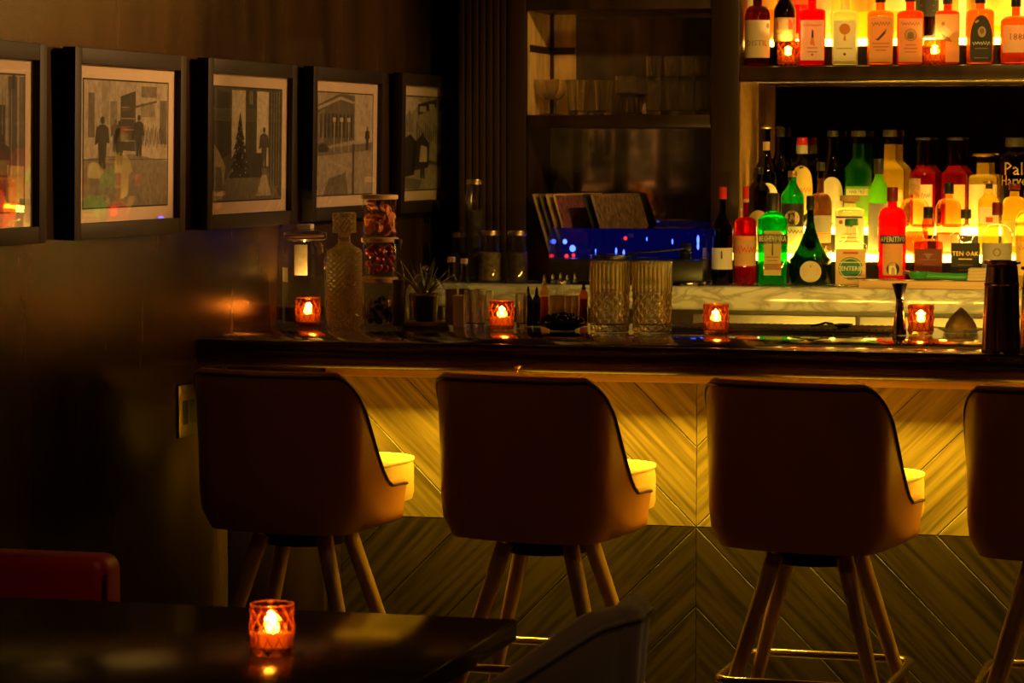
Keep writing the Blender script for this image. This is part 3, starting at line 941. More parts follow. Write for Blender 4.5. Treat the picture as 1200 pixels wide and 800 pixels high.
# ------------------------------------------------------------------ lettering
def text_mesh(body, size, sx=1.0):
    cu = bpy.data.curves.new('lettering', 'FONT'); cu.body = body; cu.size = size
    cu.align_x = 'CENTER'; cu.align_y = 'CENTER'; cu.resolution_u = 1
    o = bpy.data.objects.new('lettering', cu); COL.objects.link(o)
    bpy.context.view_layer.update()
    me = bpy.data.meshes.new_from_object(o)
    vs = [(v.co.x * sx, v.co.y) for v in me.vertices]; fs = [tuple(p.vertices) for p in me.polygons]
    bpy.data.objects.remove(o); bpy.data.curves.remove(cu); bpy.data.meshes.remove(me)
    return vs, fs

INK = solid('dark_ink', (.03, .02, .015), .6)
INKR = solid('red_ink', (.55, .06, .02), .6)
INKO = solid('orange_ink', (.75, .25, .05), .6)
INKG = solid('green_ink', (.02, .16, .06), .6)
INKW = solid('pale_ink', (.80, .72, .55), .6)
INKB = solid('brown_ink', (.25, .12, .05), .6)
GREENP = paper('green_label_paper', (.20, .45, .06))
TANP = paper('tan_label_paper', (.66, .45, .22))
GREYP = solid('grey_label_paper', (.36, .33, .27), .65)
YELP = paper('yellow_label_paper', (.85, .62, .18))
REDP = solid('dark_red_label_paper', (.16, .02, .015), .6)
REDCAP = solid('red_cap', (.55, .02, .02), .3)
MAROON = solid('maroon_cap', (.16, .012, .012), .35)
BLACKCAP = BLACKP
GOLDCAP = solid('gold_cap', (.65, .42, .14), .3, .8)
CORK = solid('cork_stopper', (.50, .30, .14), .7, var=.2, vscale=90)
GREENCAP = solid('green_cap', (.02, .22, .06), .4)
GREYCAP = solid('grey_cap', (.035, .028, .02), .4)

def bottle(px, row, ytop, w, gl, liq, label, sh, nk, nr=.34, n=2.0, ay=1.0, cap=None, labels=(), style='', lvl=.9, cloud=0.39, rz=None, group=None, curve=1.0, dy=0.0):
    """px, ytop, w and the label heights are read off the photograph; the bottle stands on its row"""
    Y, zb = row; Y = Y + dy
    p = at(px, ytop, 1, Y)
    base = (p.x, Y, zb)
    bx, by, sc = pr(base)
    H = p.z - zb; R = w / 2 / sc
    fz = lambda y: (by - y) / (by - ytop)          # picture height -> share of bottle height
    if rz is None: rz = math.radians(9 + random.uniform(-4, 4))
    t = thing('liquor_bottle', label, 'bottle', base, rz, group)
    S1, N1 = fz(sh), fz(nk)
    cz0 = fz(cap[1]) if cap else 1.0
    gtop = min(1.0, cz0 + .02)
    prof = [(0, R * .86), (.004 * 1, R * .95), (.010, R)]
    if style == 'cone':
        c1 = fz(labels[0][1]) if False else .28
        prof += [(c1 * H, R), (c1 * H + .004, R * .985)]
        for k in range(1, 15):
            u = k / 14; z = c1 + (N1 - c1) * u
            prof.append((z * H, R * (nr + (.95 - nr) * (1 - u) ** 1.7)))
    else:
        prof.append((S1 * H * .5, R)); prof.append((S1 * H, R))
        for k in range(1, 11):
            u = k / 10
            c = math.sqrt(max(0, 1 - u ** 2)) if style == 'round' else .5 + .5 * math.cos(PI * u)
            if style == 'flat': c = math.sqrt(max(0, 1 - (u) ** 4))
            prof.append(((S1 + (N1 - S1) * u) * H, R * (nr + (1 - nr) * c ** curve)))
    if style == 'bulb':
        for k in range(1, 9):
            u = k / 8; prof.append(((N1 + (gtop - N1) * u) * H, R * (nr + .16 * math.sin(PI * u))))
    else:
        prof.append(((N1 + (gtop - N1) * .6) * H, R * nr * .96))
        prof += [((gtop - .02) * H, R * nr * .96), ((gtop - .018) * H, R * nr * 1.12), (gtop * H, R * nr * 1.10)]
    # the round neck of a square bottle: exponent eases back to 2
    m = M()
    seg = 36
    rings = []
    for z, r in prof:
        q = n if z <= S1 * H else 2 + (n - 2) * max(0, 1 - (z / H - S1) / max(1e-4, N1 - S1)) ** .7
        e = ay if z <= S1 * H else 1 + (ay - 1) * max(0, 1 - (z / H - S1) / max(1e-4, N1 - S1))
        ring = []
        for i in range(seg):
            a = 2 * PI * i / seg; ca, sa = math.cos(a), math.sin(a)
            k = (abs(ca) ** q + abs(sa) ** q) ** (-1 / q)
            ring.append((r * k * ca, r * k * sa * e, z))
        rings.append(ring)
    ids = [[m.vert(v) for v in ring] for ring in rings]
    for a, b in zip(ids, ids[1:]):
        for i in range(seg):
            j = (i + 1) % seg; m.face((a[i], a[j], b[j], b[i]))
    m.face(ids[0][::-1]); m.face(ids[-1])
    g = m.build('glass_body', gl, t, 50)
    if liq:
        m = M(); ids = []
        for (z, r), ring in zip(prof, rings):
            if z > lvl * H * 1.0: break
            zz = max(z, .006)
            ids.append([m.vert((x * .94, y * .94, zz)) for x, y, _ in ring])
        if len(ids) > 3:
            for a, b in zip(ids, ids[1:]):
                for i in range(seg):
                    j = (i + 1) % seg; m.face((a[i], a[j], b[j], b[i]))
            m.face(ids[0][::-1]); m.face(ids[-1])
            m.build('liquid', liquid(liq, cloud), t, 50)
    if cap:
        mat, y0 = cap[0], cap[1]
        kind = cap[2] if len(cap) > 2 else 'cap'
        rr = R * nr * 1.18
        m = M(); z0, z1 = cz0 * H, H
        if kind == 'cap': m.lathe([(z0, rr * .98), (z0 + .002, rr), (z1 - .003, rr * .97), (z1 - .001, rr * .9), (z1, rr * .7)], 24)
        elif kind == 'wide': m.lathe([(z0, rr * .8), (z0 + (z1 - z0) * .25, rr * .8), (z0 + (z1 - z0) * .3, rr * 1.35), (z1 - .003, rr * 1.35), (z1, rr * 1.2)], 24)
        elif kind == 'swing': m.lathe([(z0, rr * .7), (z0 + .006, rr * 1.05), ((z0 + z1) / 2, rr * 1.1), (z1 - .006, rr * .9), (z1, rr * .5)], 24)
        c = m.build('cap' if kind != 'wide' else 'stopper', mat, t)
        if len(cap) > 3:
            m = M(); zc = fz(cap[3]) * H
            m.lathe([(zc, rr * 1.02), (zc + .001, rr * 1.04), (z0 - .0005, rr * 1.04), (z0, rr * 1.0)], 24); m.build('cap_band', cap[4], c)
    def rad(z):
        for (za, ra), (zb_, rb) in zip(prof, prof[1:]):
            if za <= z <= zb_: return ra + (rb - ra) * ((z - za) / max(1e-6, zb_ - za))
        return prof[-1][1]
    def surf(x, z, off):
        r = rad(z) + off
        if n > 2.6: return (x, -(r - off) * ay - off, z)
        a = max(-PI / 2 * 1.5, min(PI / 2 * 1.5, x / max(r, 1e-4)))
        return (r * math.sin(a), -r * math.cos(a) * ay, z)
    for spec in labels:
        y0, y1, lw, mat = spec[:4]; marks = spec[4] if len(spec) > 4 else (); shape = spec[5] if len(spec) > 5 else 'rect'
        za, zc = fz(y1) * H, fz(y0) * H
        lw = lw / sc                                          # width seen in the picture -> arc
        half = lw / 2 if n > 2.6 else (R * math.asin(min(.995, lw / 2 / R)))
        m = M(); nx, nz = 14, 6
        if shape == 'rect':
            gr = [[m.vert(surf(-half + 2 * half * i / nx, za + (zc - za) * k / nz, .0009)) for i in range(nx + 1)] for k in range(nz + 1)]
            for k in range(nz):
                for i in range(nx): m.face((gr[k][i], gr[k][i + 1], gr[k + 1][i + 1], gr[k + 1][i]))
        else:
            # oval, arch or crescent outlines as fans of rings
            def outl(a, s):
                ca, sa = math.cos(a), math.sin(a)
                if shape == 'arch' and sa < 0: q = max(abs(ca), abs(sa)); ca, sa = ca / q, sa / q
                return (half * ca * s, (za + zc) / 2 + (zc - za) / 2 * sa * s)
            gr = [[m.vert(surf(*outl(2 * PI * i / 28, s), .0009)) for i in range(28)] for s in (1, .75, .5, .25, .05)]
            for a, b in zip(gr, gr[1:]):
                for i in range(28):
                    j = (i + 1) % 28; m.face((a[i], a[j], b[j], b[i]))
            m.face(gr[-1])
        lb = m.build('label', mat, t, 60)
        if marks:
            m = M(); mats = []
            def mi(mt):
                if mt not in mats: mats.append(mt)
                return mats.index(mt)
            for q, mk in enumerate(marks):
                off = .0014 + .0001 * q
                zz = lambda u: za + (zc - za) * u
                if mk[0] == 'text':                           # text, height share, size in share of label height, material
                    vs, fs = text_mesh(mk[1], (zc - za) * mk[3] * 1.35)
                    wmax = max(abs(v[0]) for v in vs); k = min(1.0, half * .92 / wmax)
                    b = len(m.v)
                    for x, y in vs: m.v.append(surf(x * k, zz(mk[2]) + y, off))
                    for f in fs: m.face([b + i for i in f], mi(mk[4]))
                elif mk[0] == 'scrawl':                       # handwriting too blurred to read
                    rs = random.Random(int(px) + q); hh = (zc - za) * mk[3] * .5; nn = 22
                    ys = [math.sin(i * 1.9 + rs.random()) * hh * rs.uniform(.4, 1) for i in range(nn + 1)]; wd = hh * .28
                    for i in range(nn):
                        xa, xb = half * (-.8 + 1.6 * i / nn), half * (-.8 + 1.6 * (i + 1) / nn); v0 = zz(mk[2])
                        m.poly([surf(xa, v0 + ys[i] - wd, off), surf(xb, v0 + ys[i + 1] - wd, off), surf(xb, v0 + ys[i + 1] + wd, off), surf(xa, v0 + ys[i] + wd, off)], mi(mk[4]))
                elif mk[0] == 'disc':                         # u, v, radius (share of half width), material
                    r = mk[3] * half; sy = mk[5] if len(mk) > 5 else 1
                    m.poly([surf(mk[1] * half + r * math.cos(2 * PI * i / 18), zz(mk[2]) + r * sy * math.sin(2 * PI * i / 18), off) for i in range(18)], mi(mk[4]))
                elif mk[0] == 'bar':                          # v0, v1, half width share, material
                    hw = half * mk[3]; gr = [[surf(-hw + 2 * hw * i / 8, zz(v), off) for i in range(9)] for v in (mk[1], mk[2])]
                    for i in range(8): m.poly([gr[0][i], gr[0][i + 1], gr[1][i + 1], gr[1][i]], mi(mk[4]))
                elif mk[0] == 'lines':                        # several thin rules of lettering too small to read
                    for k in range(mk[3]):
                        v = mk[1] + (mk[2] - mk[1]) * k / max(1, mk[3] - 1); hw = half * random.uniform(.4, .75)
                        m.poly([surf(-hw, zz(v), off), surf(hw, zz(v), off), surf(hw, zz(v + .018), off), surf(-hw, zz(v + .018), off)], mi(mk[4]))
                elif mk[0] == 'poly':
                    m.poly([surf(u * half, zz(v), off) for u, v in mk[1]], mi(mk[2]))
            m.build('label_print', mats, lb, None)
    return t

# rows of bottles: (depth, height of what they stand on)
R0 = (2.035, 1.1385); R0b = (2.095, 1.1385); R1 = (2.24, 1.2385); R2 = (2.40, 1.3245)
U0 = (FY + .075, 1.8685); U1 = (2.385, 1.8695 + .093)
G = lambda *c: shell(c)
GR = G(.10, .72, .22); GRD = G(.12, .45, .06); GRL = G(.55, .85, .25); AMB = G(.95, .62, .25); DRK = G(.16, .07, .03); RED = G(.95, .16, .10); CLR = CLEAR; YEL = G(.98, .86, .45); BRN = G(.45, .28, .14)
LAMB = (.95, .50, .08); LRED = (.90, .10, .03); LDRK = (.06, .02, .008); LYEL = (1.0, .82, .25); LGRN = (.10, .75, .12); LCLR = (1.0, .92, .62); LCH = (.55, .80, .08)

gb = 'bottles standing on the marble'
bottle(847, R0, 219, 25, DRK, (.10, .03, .012), 'dark wine-shaped bottle with red wax cap and cream label, before the dark post', 270, 246, .32, cap=(REDCAP, 233), group=gb,
       labels=[(290, 315, 24, WHITEP, [('poly', [(-.06, .5), (.06, .5), (.04, .85), (-.05, .85)], INK), ('lines', .18, .32, 2, INKB)])])
bottle(874, R0, 218, 26, G(.9, .25, .16), (.55, .03, .02), 'bottle with tall red cap, red shoulders and tan script label', 262, 254, .24, cap=(REDCAP, 233, 'cap', 237, TANP), group=gb, style='round',
       labels=[(276, 311, 25, TANP, [('bar', .86, .97, .8, INKO), ('scrawl', '', .55, .30, INKR), ('lines', .12, .28, 2, INKB)])])
bottle(906, R0, 226, 35, GR, (.03, .55, .10), 'flat green bottle with black band across a narrow tan label, on the marble', 258, 246, .36, 5, .55, cap=(BLACKCAP, 247), group=gb,
       labels=[(270, 322, 20, TANP, [('poly', [(-.10, .45), (.10, .45), (.04, .78), (0, .84), (-.04, .78)], INK), ('bar', .12, .26, .98, INKB), ('disc', .78, .20, .24, INKR), ('lines', .32, .40, 2, INKB)]),
               (274, 285, 34.4, BLACKPAPER, [('text', 'BECHEROVKA', .5, .62, INKW)])])
bottle(950, R0b, 229, 50, GRD, (.02, .07, .01), 'green cone-shaped bottle with red seal on its slope and round cream label', 300, 255, .17, style='cone', cap=(BLACKCAP, 246), group=gb, ay=.7,
       labels=[(305, 330, 25, PAPER, [('lines', .35, .62, 3, INKB), ('poly', [(-.06, .7), (.06, .7), (0, .85)], INKB)], 'oval'), (281, 294, 12, solid('red_wax_seal', (.20, .02, .03), .5), [], 'oval')])
bottle(998, R0, 256, 36, CLR, (.85, .75, .40), 'squat square bottle with tan wrapped body, green oval label and clear neck', 288, 280, .38, 6, .9, cap=(GREENCAP, 264), group=gb, lvl=.42, cloud=0.21,
       labels=[(291, 333, 35, TANP, [('disc', 0, .46, .82, INKG, .92), ('disc', 0, .46, .74, INKW, .92), ('disc', 0, .46, .70, INKG, .92), ('text', 'CENTERBE', .45, .13, INKW), ('lines', .62, .70, 1, INKW), ('lines', .22, .26, 1, INKW), ('bar', .86, .92, .5, INKR)])])
bottle(1046, R0, 219, 33, G(.98, .22, .12), (.95, .07, .02), 'bright red bottle with dark cap and black lettered band, behind the cutting board', 256, 242, .34, cap=(MAROON, 236), group=gb, style='round', cloud=0.56,
       labels=[(285, 322, 23, TANP, [('disc', 0, .20, .62, INK), ('text', 'n', .22, .46, INKW), ('lines', .70, .85, 2, INKB)]), (275, 285, 29, BLACKPAPER, [('text', 'APERITIVO', .5, .68, INKW)])])
bottle(1088, R0b, 242, 35, G(.6, .3, .14), (.45, .08, .02), 'squat dark square bottle with a bulbous stoppered neck', 284, 279, .30, 6, .9, cap=(BLACKCAP, 256), group=gb, style='bulb', lvl=.52,
       labels=[(291, 325, 32, REDP, [('lines', .45, .8, 3, INKB), ('poly', [(-.3, .85), (.3, .85), (0, .62)], INKB)])])
bottle(1132, R0b, 245, 34, CLR, LCLR, 'clear square-shouldered bottle with black gold-lettered label behind the green squeezer', 276, 270, .32, 5, .9, cap=(GREYCAP, 256), group=gb, cloud=0.32, lvl=.6, style='flat',
       labels=[(284, 324, 33, BLACKPAPER, [('text', 'TEN OAK', .68, .14, GOLDF), ('lines', .52, .54, 1, GOLDF), ('lines', .2, .35, 2, INKB)])])
bottle(1169, R0, 237, 36, CLR, LCLR, 'clear round-shouldered bottle with maroon cap and grey crest label', 275, 262, .30, cap=(MAROON, 252), group=gb, style='round', cloud=0.39, lvl=.62,
       labels=[(284, 318, 34, GREYP, [('disc', 0, .68, .22, INKB), ('disc', 0, .68, .14, GREYP), ('lines', .30, .46, 2, INKB)])])
bottle(1206, R0, 222, 31, YEL, LYEL, 'yellow bottle at the photo edge beside the maroon capped one', 262, 246, .34, cap=(MAROON, 233), group=gb, style='round', cloud=0.42,
       labels=[(282, 322, 28, YELP, [('lines', .3, .7, 3, INKO), ('scrawl', '', .8, .2, INKO)])])

g1 = 'bottles on the lower glowing step'
bottle(889, R1, 196, 27, DRK, (.12, .05, .02), 'dark bottle with round tan label behind the red capped script bottle', 224, 208, .34, cap=(BLACKCAP, 204), group=g1,
       labels=[(246, 292, 25, TANP, [('lines', .3, .6, 3, INKB)], 'arch')])
bottle(929, R1, 200, 27, GR, (.05, .50, .14), 'green bottle with gold cap, black emblem label and cream lower label', 232, 212, .34, cap=(GOLDCAP, 207), group=g1,
       labels=[(238, 265, 26, BLACKPAPER, [('disc', 0, .35, .52, PAPER), ('disc', 0, .35, .44, TANP), ('poly', [(-.2, .2), (.2, .25), (.05, .5), (-.1, .55)], INKB)]), (265, 296, 26, PAPER, [('scrawl', '', .8, .2, INKB), ('lines', .25, .5, 3, INKB)])])
bottle(962, R1, 190, 27, G(.7, .55, .36), (.35, .22, .10), 'grey brown whiskey bottle with ruled label behind the cone bottle', 240, 226, .30, cap=(GREYCAP, 200), group=g1, style='round',
       labels=[(252, 272, 24, GREYP, [('lines', .2, .9, 5, INK)]), (274, 284, 24, TANP, [('lines', .3, .6, 2, INKB)])])
bottle(996, R1, 229, 35, CLR, LCLR, 'clear flat bottle with cork top and cream label with a green mark', 248, 243, .42, 4.5, .7, cap=(CORK, 238, 'wide'), group=g1, cloud=0.35, style='round',
       labels=[(252, 296, 32, PAPER, [('disc', 0, .80, .16, INKG), ('disc', .15, .74, .14, INKG), ('disc', -.15, .74, .14, INKG), ('disc', -.6, .82, .15, INKB), ('lines', .3, .5, 3, INKB), ('bar', .93, .97, .95, INK)])])
bottle(1030, R1, 186, 25, GRL, (.45, .75, .20), 'pale green gin bottle with grey shield label beside the red one', 226, 205, .40, cap=(GREYCAP, 204), group=g1, cloud=0.49,
       labels=[(238, 292, 23, GREYP, [('poly', [(-.6, .85), (0, .98), (.6, .85), (0, .72)], REDP), ('lines', .2, .55, 4, INKB)])])
bottle(1072, R1, 209, 33, G(.98, .72, .32), (1.0, .42, .06), 'amber orange bottle with cork stopper beside the red aperitif', 244, 232, .36, cap=(CORK, 228), group=g1, style='round', cloud=0.52, lvl=.58,
       labels=[(262, 292, 26, G(1, .85, .5), [('scrawl', '', .6, .3, INKO)])])
bottle(1112, R1, 214, 30, G(.98, .6, .25), (.95, .16, .03), 'orange red bottle with black cap and half-filled shoulders', 246, 232, .34, cap=(BLACKCAP, 227), group=g1, style='round', cloud=0.49, lvl=.5,
       labels=[(274, 294, 24, TANP, [('lines', .3, .7, 3, INKB)])])
bottle(1159, R1, 212, 25, YEL, LYEL, 'slim yellow bottle with dark neck band behind the grey crest label', 236, 226, .46, cap=(GOLDCAP, 215), group=g1, cloud=0.49,
       labels=[(214, 221, 9, BLACKPAPER), (242, 262, 22, WHITEP, [('bar', .1, .4, .3, INKR)])])
bottle(1189, R1, 215, 30, YEL, LYEL, 'glowing yellow bottle between the crest labelled and edge bottles', 244, 230, .38, cap=(MAROON, 222), group=g1, style='round', cloud=0.42,
       labels=[(258, 288, 26, YELP, [('lines', .3, .7, 3, INKB)])])

g2 = 'bottles on the upper glowing step'
bottle(898, R2, 147, 30, DRK, (.07, .03, .015), 'tall dark swing-top bottle with gold neck foil and cream arched label', 206, 176, .34, cap=(GOLDCAP, 152, 'swing'), group=g2, dy=-.03,
       labels=[(214, 262, 28, PAPER, [('disc', -.4, .82, .25, INKB), ('lines', .2, .5, 3, INKB)], 'arch'), (166, 176, 9, TANP)])
bottle(915, R2, 150, 24, DRK, (.07, .03, .015), 'tall dark bottle just behind the gold foiled swing-top one', 205, 178, .34, cap=(GREYCAP, 160), group=g2, dy=.04)
bottle(940, R2, 161, 26, DRK, (.10, .04, .015), 'dark bottle with red cap and yellow oval label', 196, 184, .42, cap=(REDCAP, 170, 'cap', 180, GREYP), group=g2,
       labels=[(194, 252, 25, YELP, [('scrawl', '', .52, .16, INKO), ('lines', .3, .42, 2, INKO)], 'oval')])
bottle(976, R2, 153, 26, DRK, (.07, .035, .015), 'dark bottle with pale leaf-shaped label beside the ornate green liqueur bottle', 206, 178, .42, cap=(GREYCAP, 160), group=g2,
       labels=[(207, 264, 25, PAPER, [('lines', .35, .6, 3, INKG)], 'oval')])
bottle(1006, R2, 153, 33, GRD, (.30, .55, .05), 'green liqueur bottle with ornate neck and green label under a cream band', 200, 184, .44, cap=(GREYCAP, 160), group=g2, cloud=0.52,
       labels=[(218, 264, 28, GREENP, [('bar', .78, .93, .98, PAPER), ('text', 'CHARTREUSE', .855, .11, INKG), ('lines', .2, .6, 3, INKG)])])
bottle(1043, R2, 152, 35, YEL, (.95, .85, .20), 'yellow liqueur bottle with long ornate neck behind the gin bottle', 200, 186, .40, cap=(GREYCAP, 160), group=g2, cloud=0.52,
       labels=[(222, 262, 28, YELP, [('bar', .78, .92, .98, PAPER), ('lines', .2, .6, 3, INKO)])])
bottle(1082, R2, 161, 31, G(.9, .35, .12), (.55, .07, .015), 'tall bourbon bottle with glass neck and red shoulders, nearer the gin bottle of two alike', 205, 194, .52, cap=(GREYCAP, 164), group=g2,
       labels=[(216, 262, 22, PAPER, [('scrawl', '', .72, .16, INKB), ('lines', .2, .5, 3, INKO)])], lvl=.7)
bottle(1119, R2, 161, 31, G(.9, .35, .12), (.55, .07, .015), 'tall bourbon bottle with glass neck and red shoulders behind the black cap', 205, 194, .52, cap=(GREYCAP, 164), group=g2,
       labels=[(216, 262, 22, YELP, [('lines', .2, .8, 5, INKO)])], lvl=.7)
bottle(1152, R2, 180, 34, CLR, LYEL, 'large clear bottle with glowing flared stopper and yellow light in it', 212, 204, .46, cap=(GOLDCAP, 184, 'wide'), group=g2, style='flat', cloud=0.45,
       labels=[(216, 262, 32, PAPER, [('lines', .2, .8, 5, INKO)])])
bottle(1190, R2, 161, 36, G(.25, .14, .07), (.20, .09, .03), 'big dark jug bottle with gold script across its glass', 190, 178, .56, cap=(GREYCAP, 172), group=g2, style='flat',
       labels=[(186, 222, 34, G(.5, .3, .15), [('text', 'Pals', .66, .44, GOLDF), ('text', 'Harvest', .28, .34, GOLDF)])])

g3 = 'bottles at the front of the high shelf'
ub = dict(group=g3)
bottle(888, U0, -30, 30, G(.45, .12, .08), (.30, .03, .015), 'dark red round bottle with cream label at the shelf end by the post', 20, 6, .36, cap=(BLACKCAP, -14), style='round',
       labels=[(24, 68, 29, PAPER, [('text', 'DISTIL', .38, .16, INKB), ('disc', .75, .85, .16, INKB), ('lines', .62, .75, 2, TANP)])], **ub)
bottle(920, U0, -42, 26, DRK, (.05, .02, .01), 'black bottle with red crest label above the shelf votive', 14, -6, .42, cap=(BLACKCAP, -26), dy=.03,
       labels=[(21, 49, 26, TANP, [('disc', 0, .68, .55, INKR, .8), ('bar', .36, .50, .6, YELP), ('bar', 0, .3, .95, YELP), ('lines', .12, .2, 2, INKB)])], **ub)
bottle(952, U0, -24, 31, G(.98, .14, .10), (.9, .03, .03), 'bright red square bottle with pale label showing a small standing figure', 16, 10, .34, 6, .8, cap=(BLACKCAP, -6), cloud=0.56, style='flat',
       labels=[(24, 71, 27, WHITEP, [('scrawl', '', .87, .07, INKR), ('poly', [(-.08, .55), (.12, .55), (.1, .72), (0, .78), (-.06, .72)], INK), ('poly', [(-.2, .40), (.25, .35), (.1, .56), (-.1, .56)], INKO), ('lines', .2, .3, 2, INKB), ('disc', 0, .14, .10, INKB)])], **ub)
bottle(991, U0, -34, 31, CLR, LCLR, 'clear square bottle with white glowing shoulders and balloon label', 20, 12, .36, 6, .8, cap=(CORK, -14), cloud=0.42, style='flat',
       labels=[(24, 72, 26, WHITEP, [('disc', 0, .78, .50, INKO, 1.0), ('poly', [(-.14, .50), (.14, .50), (.05, .64), (-.05, .64)], INKO), ('lines', .30, .34, 1, INKB), ('disc', 0, .17, .12, INK)])], **ub)
bottle(1032, U0, -16, 31, G(.98, .62, .25), LAMB, 'amber whiskey bottle with a dark feather on its tan label', 20, 12, .34, 5, .8, cap=(BLACKCAP, 3), cloud=0.49, style='flat',
       labels=[(20, 73, 27, TANP, [('scrawl', '', .84, .11, INKB), ('poly', [(-.5, .50), (-.3, .52), (.5, .74), (.35, .62), (-.2, .47)], INK), ('lines', .25, .40, 3, INKB)])], **ub)
bottle(1067, U0, -18, 31, G(.98, .45, .18), (.95, .30, .05), 'amber red whiskey bottle with an animal in a ring on its label', 20, 12, .34, 5, .8, cap=(BLACKCAP, 2), cloud=0.49, style='flat',
       labels=[(22, 73, 27, TANP, [('scrawl', '', .88, .10, INKB), ('disc', 0, .62, .52, INKB), ('disc', 0, .62, .46, TANP), ('poly', [(-.3, .55), (-.1, .52), (.3, .54), (.25, .66), (0, .70), (-.25, .66)], INKB), ('lines', .22, .38, 3, INKB)])], **ub)
bottle(1111, U0, -18, 28, G(.95, .45, .2), (.85, .26, .05), 'amber bottle with slanting bird drawing, beside the shelf votive', 18, 12, .36, 5, .8, cap=(GREYCAP, 5), cloud=0.49, style='flat', dy=.025,
       labels=[(17, 73, 28, solid('amber_label_paper', (.62, .30, .10), .6), [('poly', [(-.6, .70), (-.2, .76), (.5, .60), (.1, .52), (-.3, .55)], TANP), ('poly', [(-.5, .60), (.2, .50), (.4, .42), (-.2, .44)], INKB), ('disc', -.35, .80, .16, INKB)])], **ub)
bottle(1149, U0, -18, 32, G(.98, .55, .22), LAMB, 'amber bottle with an arched black label and pale oval portrait', 18, 10, .34, 5, .8, cap=(BLACKCAP, 4), cloud=0.49, style='flat',
       labels=[(18, 73, 26, BLACKPAPER, [('disc', .05, .64, .36, TANP, 1.35), ('disc', .05, .66, .22, INKB, 1.2), ('poly', [(-.6, .86), (-.3, .9), (-.2, .87), (-.5, .82)], TANP), ('scrawl', '', .40, .08, INKW), ('lines', .08, .28, 2, INKB)], 'arch')], **ub)
bottle(1191, U0, -22, 36, G(.98, .5, .2), (.95, .38, .08), 'amber bottle with cream label dated 1888 at the photo edge', 26, 18, .28, cap=(BLACKCAP, 8), cloud=0.49, style='round',
       labels=[(30, 62, 32, PAPER, [('text', '1888', .56, .26, INKB), ('lines', .12, .36, 4, INKB), ('lines', .80, .86, 1, INKR)])], **ub)

g4 = 'bottles on the high glowing step'
vb = dict(group=g4)
for px, w, gl, lq, pm, yl, lab in (
        (898, 30, AMB, LAMB, YELP, 12, 'amber bottle behind the dark red one on the high step'),
        (938, 30, G(.98, .16, .1), LRED, INKR, 6, 'red bottle behind the black crest bottle'),
        (962, 26, CLR, LCLR, PAPER, 16, 'pale bottle behind the bright red square one'),
        (984, 33, YEL, LYEL, YELP, 15, 'bottle with plain gold label behind the balloon label'),
        (1014, 32, YEL, LYEL, YELP, 14, 'bottle with gold label between the balloon and feather bottles'),
        (1050, 30, YEL, LYEL, PAPER, 14, 'pale yellow bottle between the feather and ringed animal bottles'),
        (1087, 28, DRK, LDRK, BLACKPAPER, 20, 'black labelled bottle behind the shelf votive'),
        (1118, 12, G(.95, .3, .1), LRED, INKO, 20, 'slim red bottle behind the bird bottle'),
        (1142, 18, YEL, LYEL, YELP, 14, 'slim glowing yellow bottle behind the arched black label'),
        (1172, 30, GRL, LYEL, YELP, 30, 'yellow bottle with dark shoulders beside the 1888 bottle')):
    bottle(px, U1, -62, w, gl, lq, lab, -18, -36, .36, cap=(BLACKCAP, -48), cloud=0.45,
           dy=(-.045 if px in (898, 962, 1014, 1087, 1142) else .045), labels=[(-12, yl, w * .9, pm, [('lines', .2, .8, 4, INKB if pm is not BLACKPAPER else INKW)])], **vb)

# ------------------------------------------------------------------ things on the marble counter
pa, pb = at(1007, 338, 1, 1.93), at(1156, 340, 1, 1.93)
t = thing('cutting_board', 'pale wooden cutting board on the marble below the red aperitif', 'cutting board', ((pa.x + pb.x) / 2, 1.955, 1.1385))
hw = (pb.x - pa.x) / 2
m = M(); m.rbox(-hw, -.042, 0, hw, .042, .026, .003, 2); m.build('board', wood('maple_board', (.60, .38, .18), (.45, .26, .11), (3, 30, 30), .45), t)
pa, pb = at(1064, 324, 1, 1.955), at(1136, 324, 1, 1.955)
t = thing('citrus_squeezer', 'green handled citrus squeezer lying on the cutting board', 'citrus squeezer', ((pa.x + pb.x) / 2, 1.955, 1.1655))
L = (pb.x - pa.x) / 2
gm = solid('green_enamel', (.03, .26, .05), .25, coat=.4)
m = M(); m.tube([(-L + .05, 0, .016), (0, 0, .014), (L * .6, 0, .012), (L - .008, 0, .0125), (L, 0, .012)], [.013, .011, .0115, .0125, .006], 14); m.build('handle', gm, t)
m = M(); m.lathe([(.0, .012), (.006, .026), (.018, .033), (.026, .034), (.028, .030), (.020, .026), (.010, .012)], 28, c=(-L + .034, 0)); m.build('cup', gm, t)
m = M(); m.tube([(-L + .004, 0, .024), (-L - .010, 0, .026), (-L - .014, 0, .018)], .006, 10); m.build('hinge', STEEL, t)
pa = at(1146, 324, 1, 1.955)
t = thing('folded_towel', 'small folded beige towel on the cutting board beside the shaker', 'towel', (pa.x, 1.955, 1.1655))
m = M()
for k in range(4): m.rbox(-.032 + .001 * k, -.03, .010 * k, .034 - .002 * k, .03, .010 * k + .0115, .0045, 3)
m.build('towel_folds', solid('beige_cotton', (.55, .42, .24), .9, bump=.3, bscale=300), t)
pa = at(1012, 327, 1, 1.945)
t = thing('bar_spoon', 'small twisted steel bar spoon lying across the cutting board end', 'spoon', (pa.x + .02, 1.93, 1.1655))
m = M(); m.tube([(-.05, 0, .004), (.02, 0, .003), (.09, .01, .003)], .0022, 8); m.build('stem', STEEL, t)
m = M(); m.lathe([(0, .003), (.002, .011), (.006, .015), (.007, .013), (.003, .005)], 20, c=(-.06, 0)); m.build('bowl', STEEL, t)
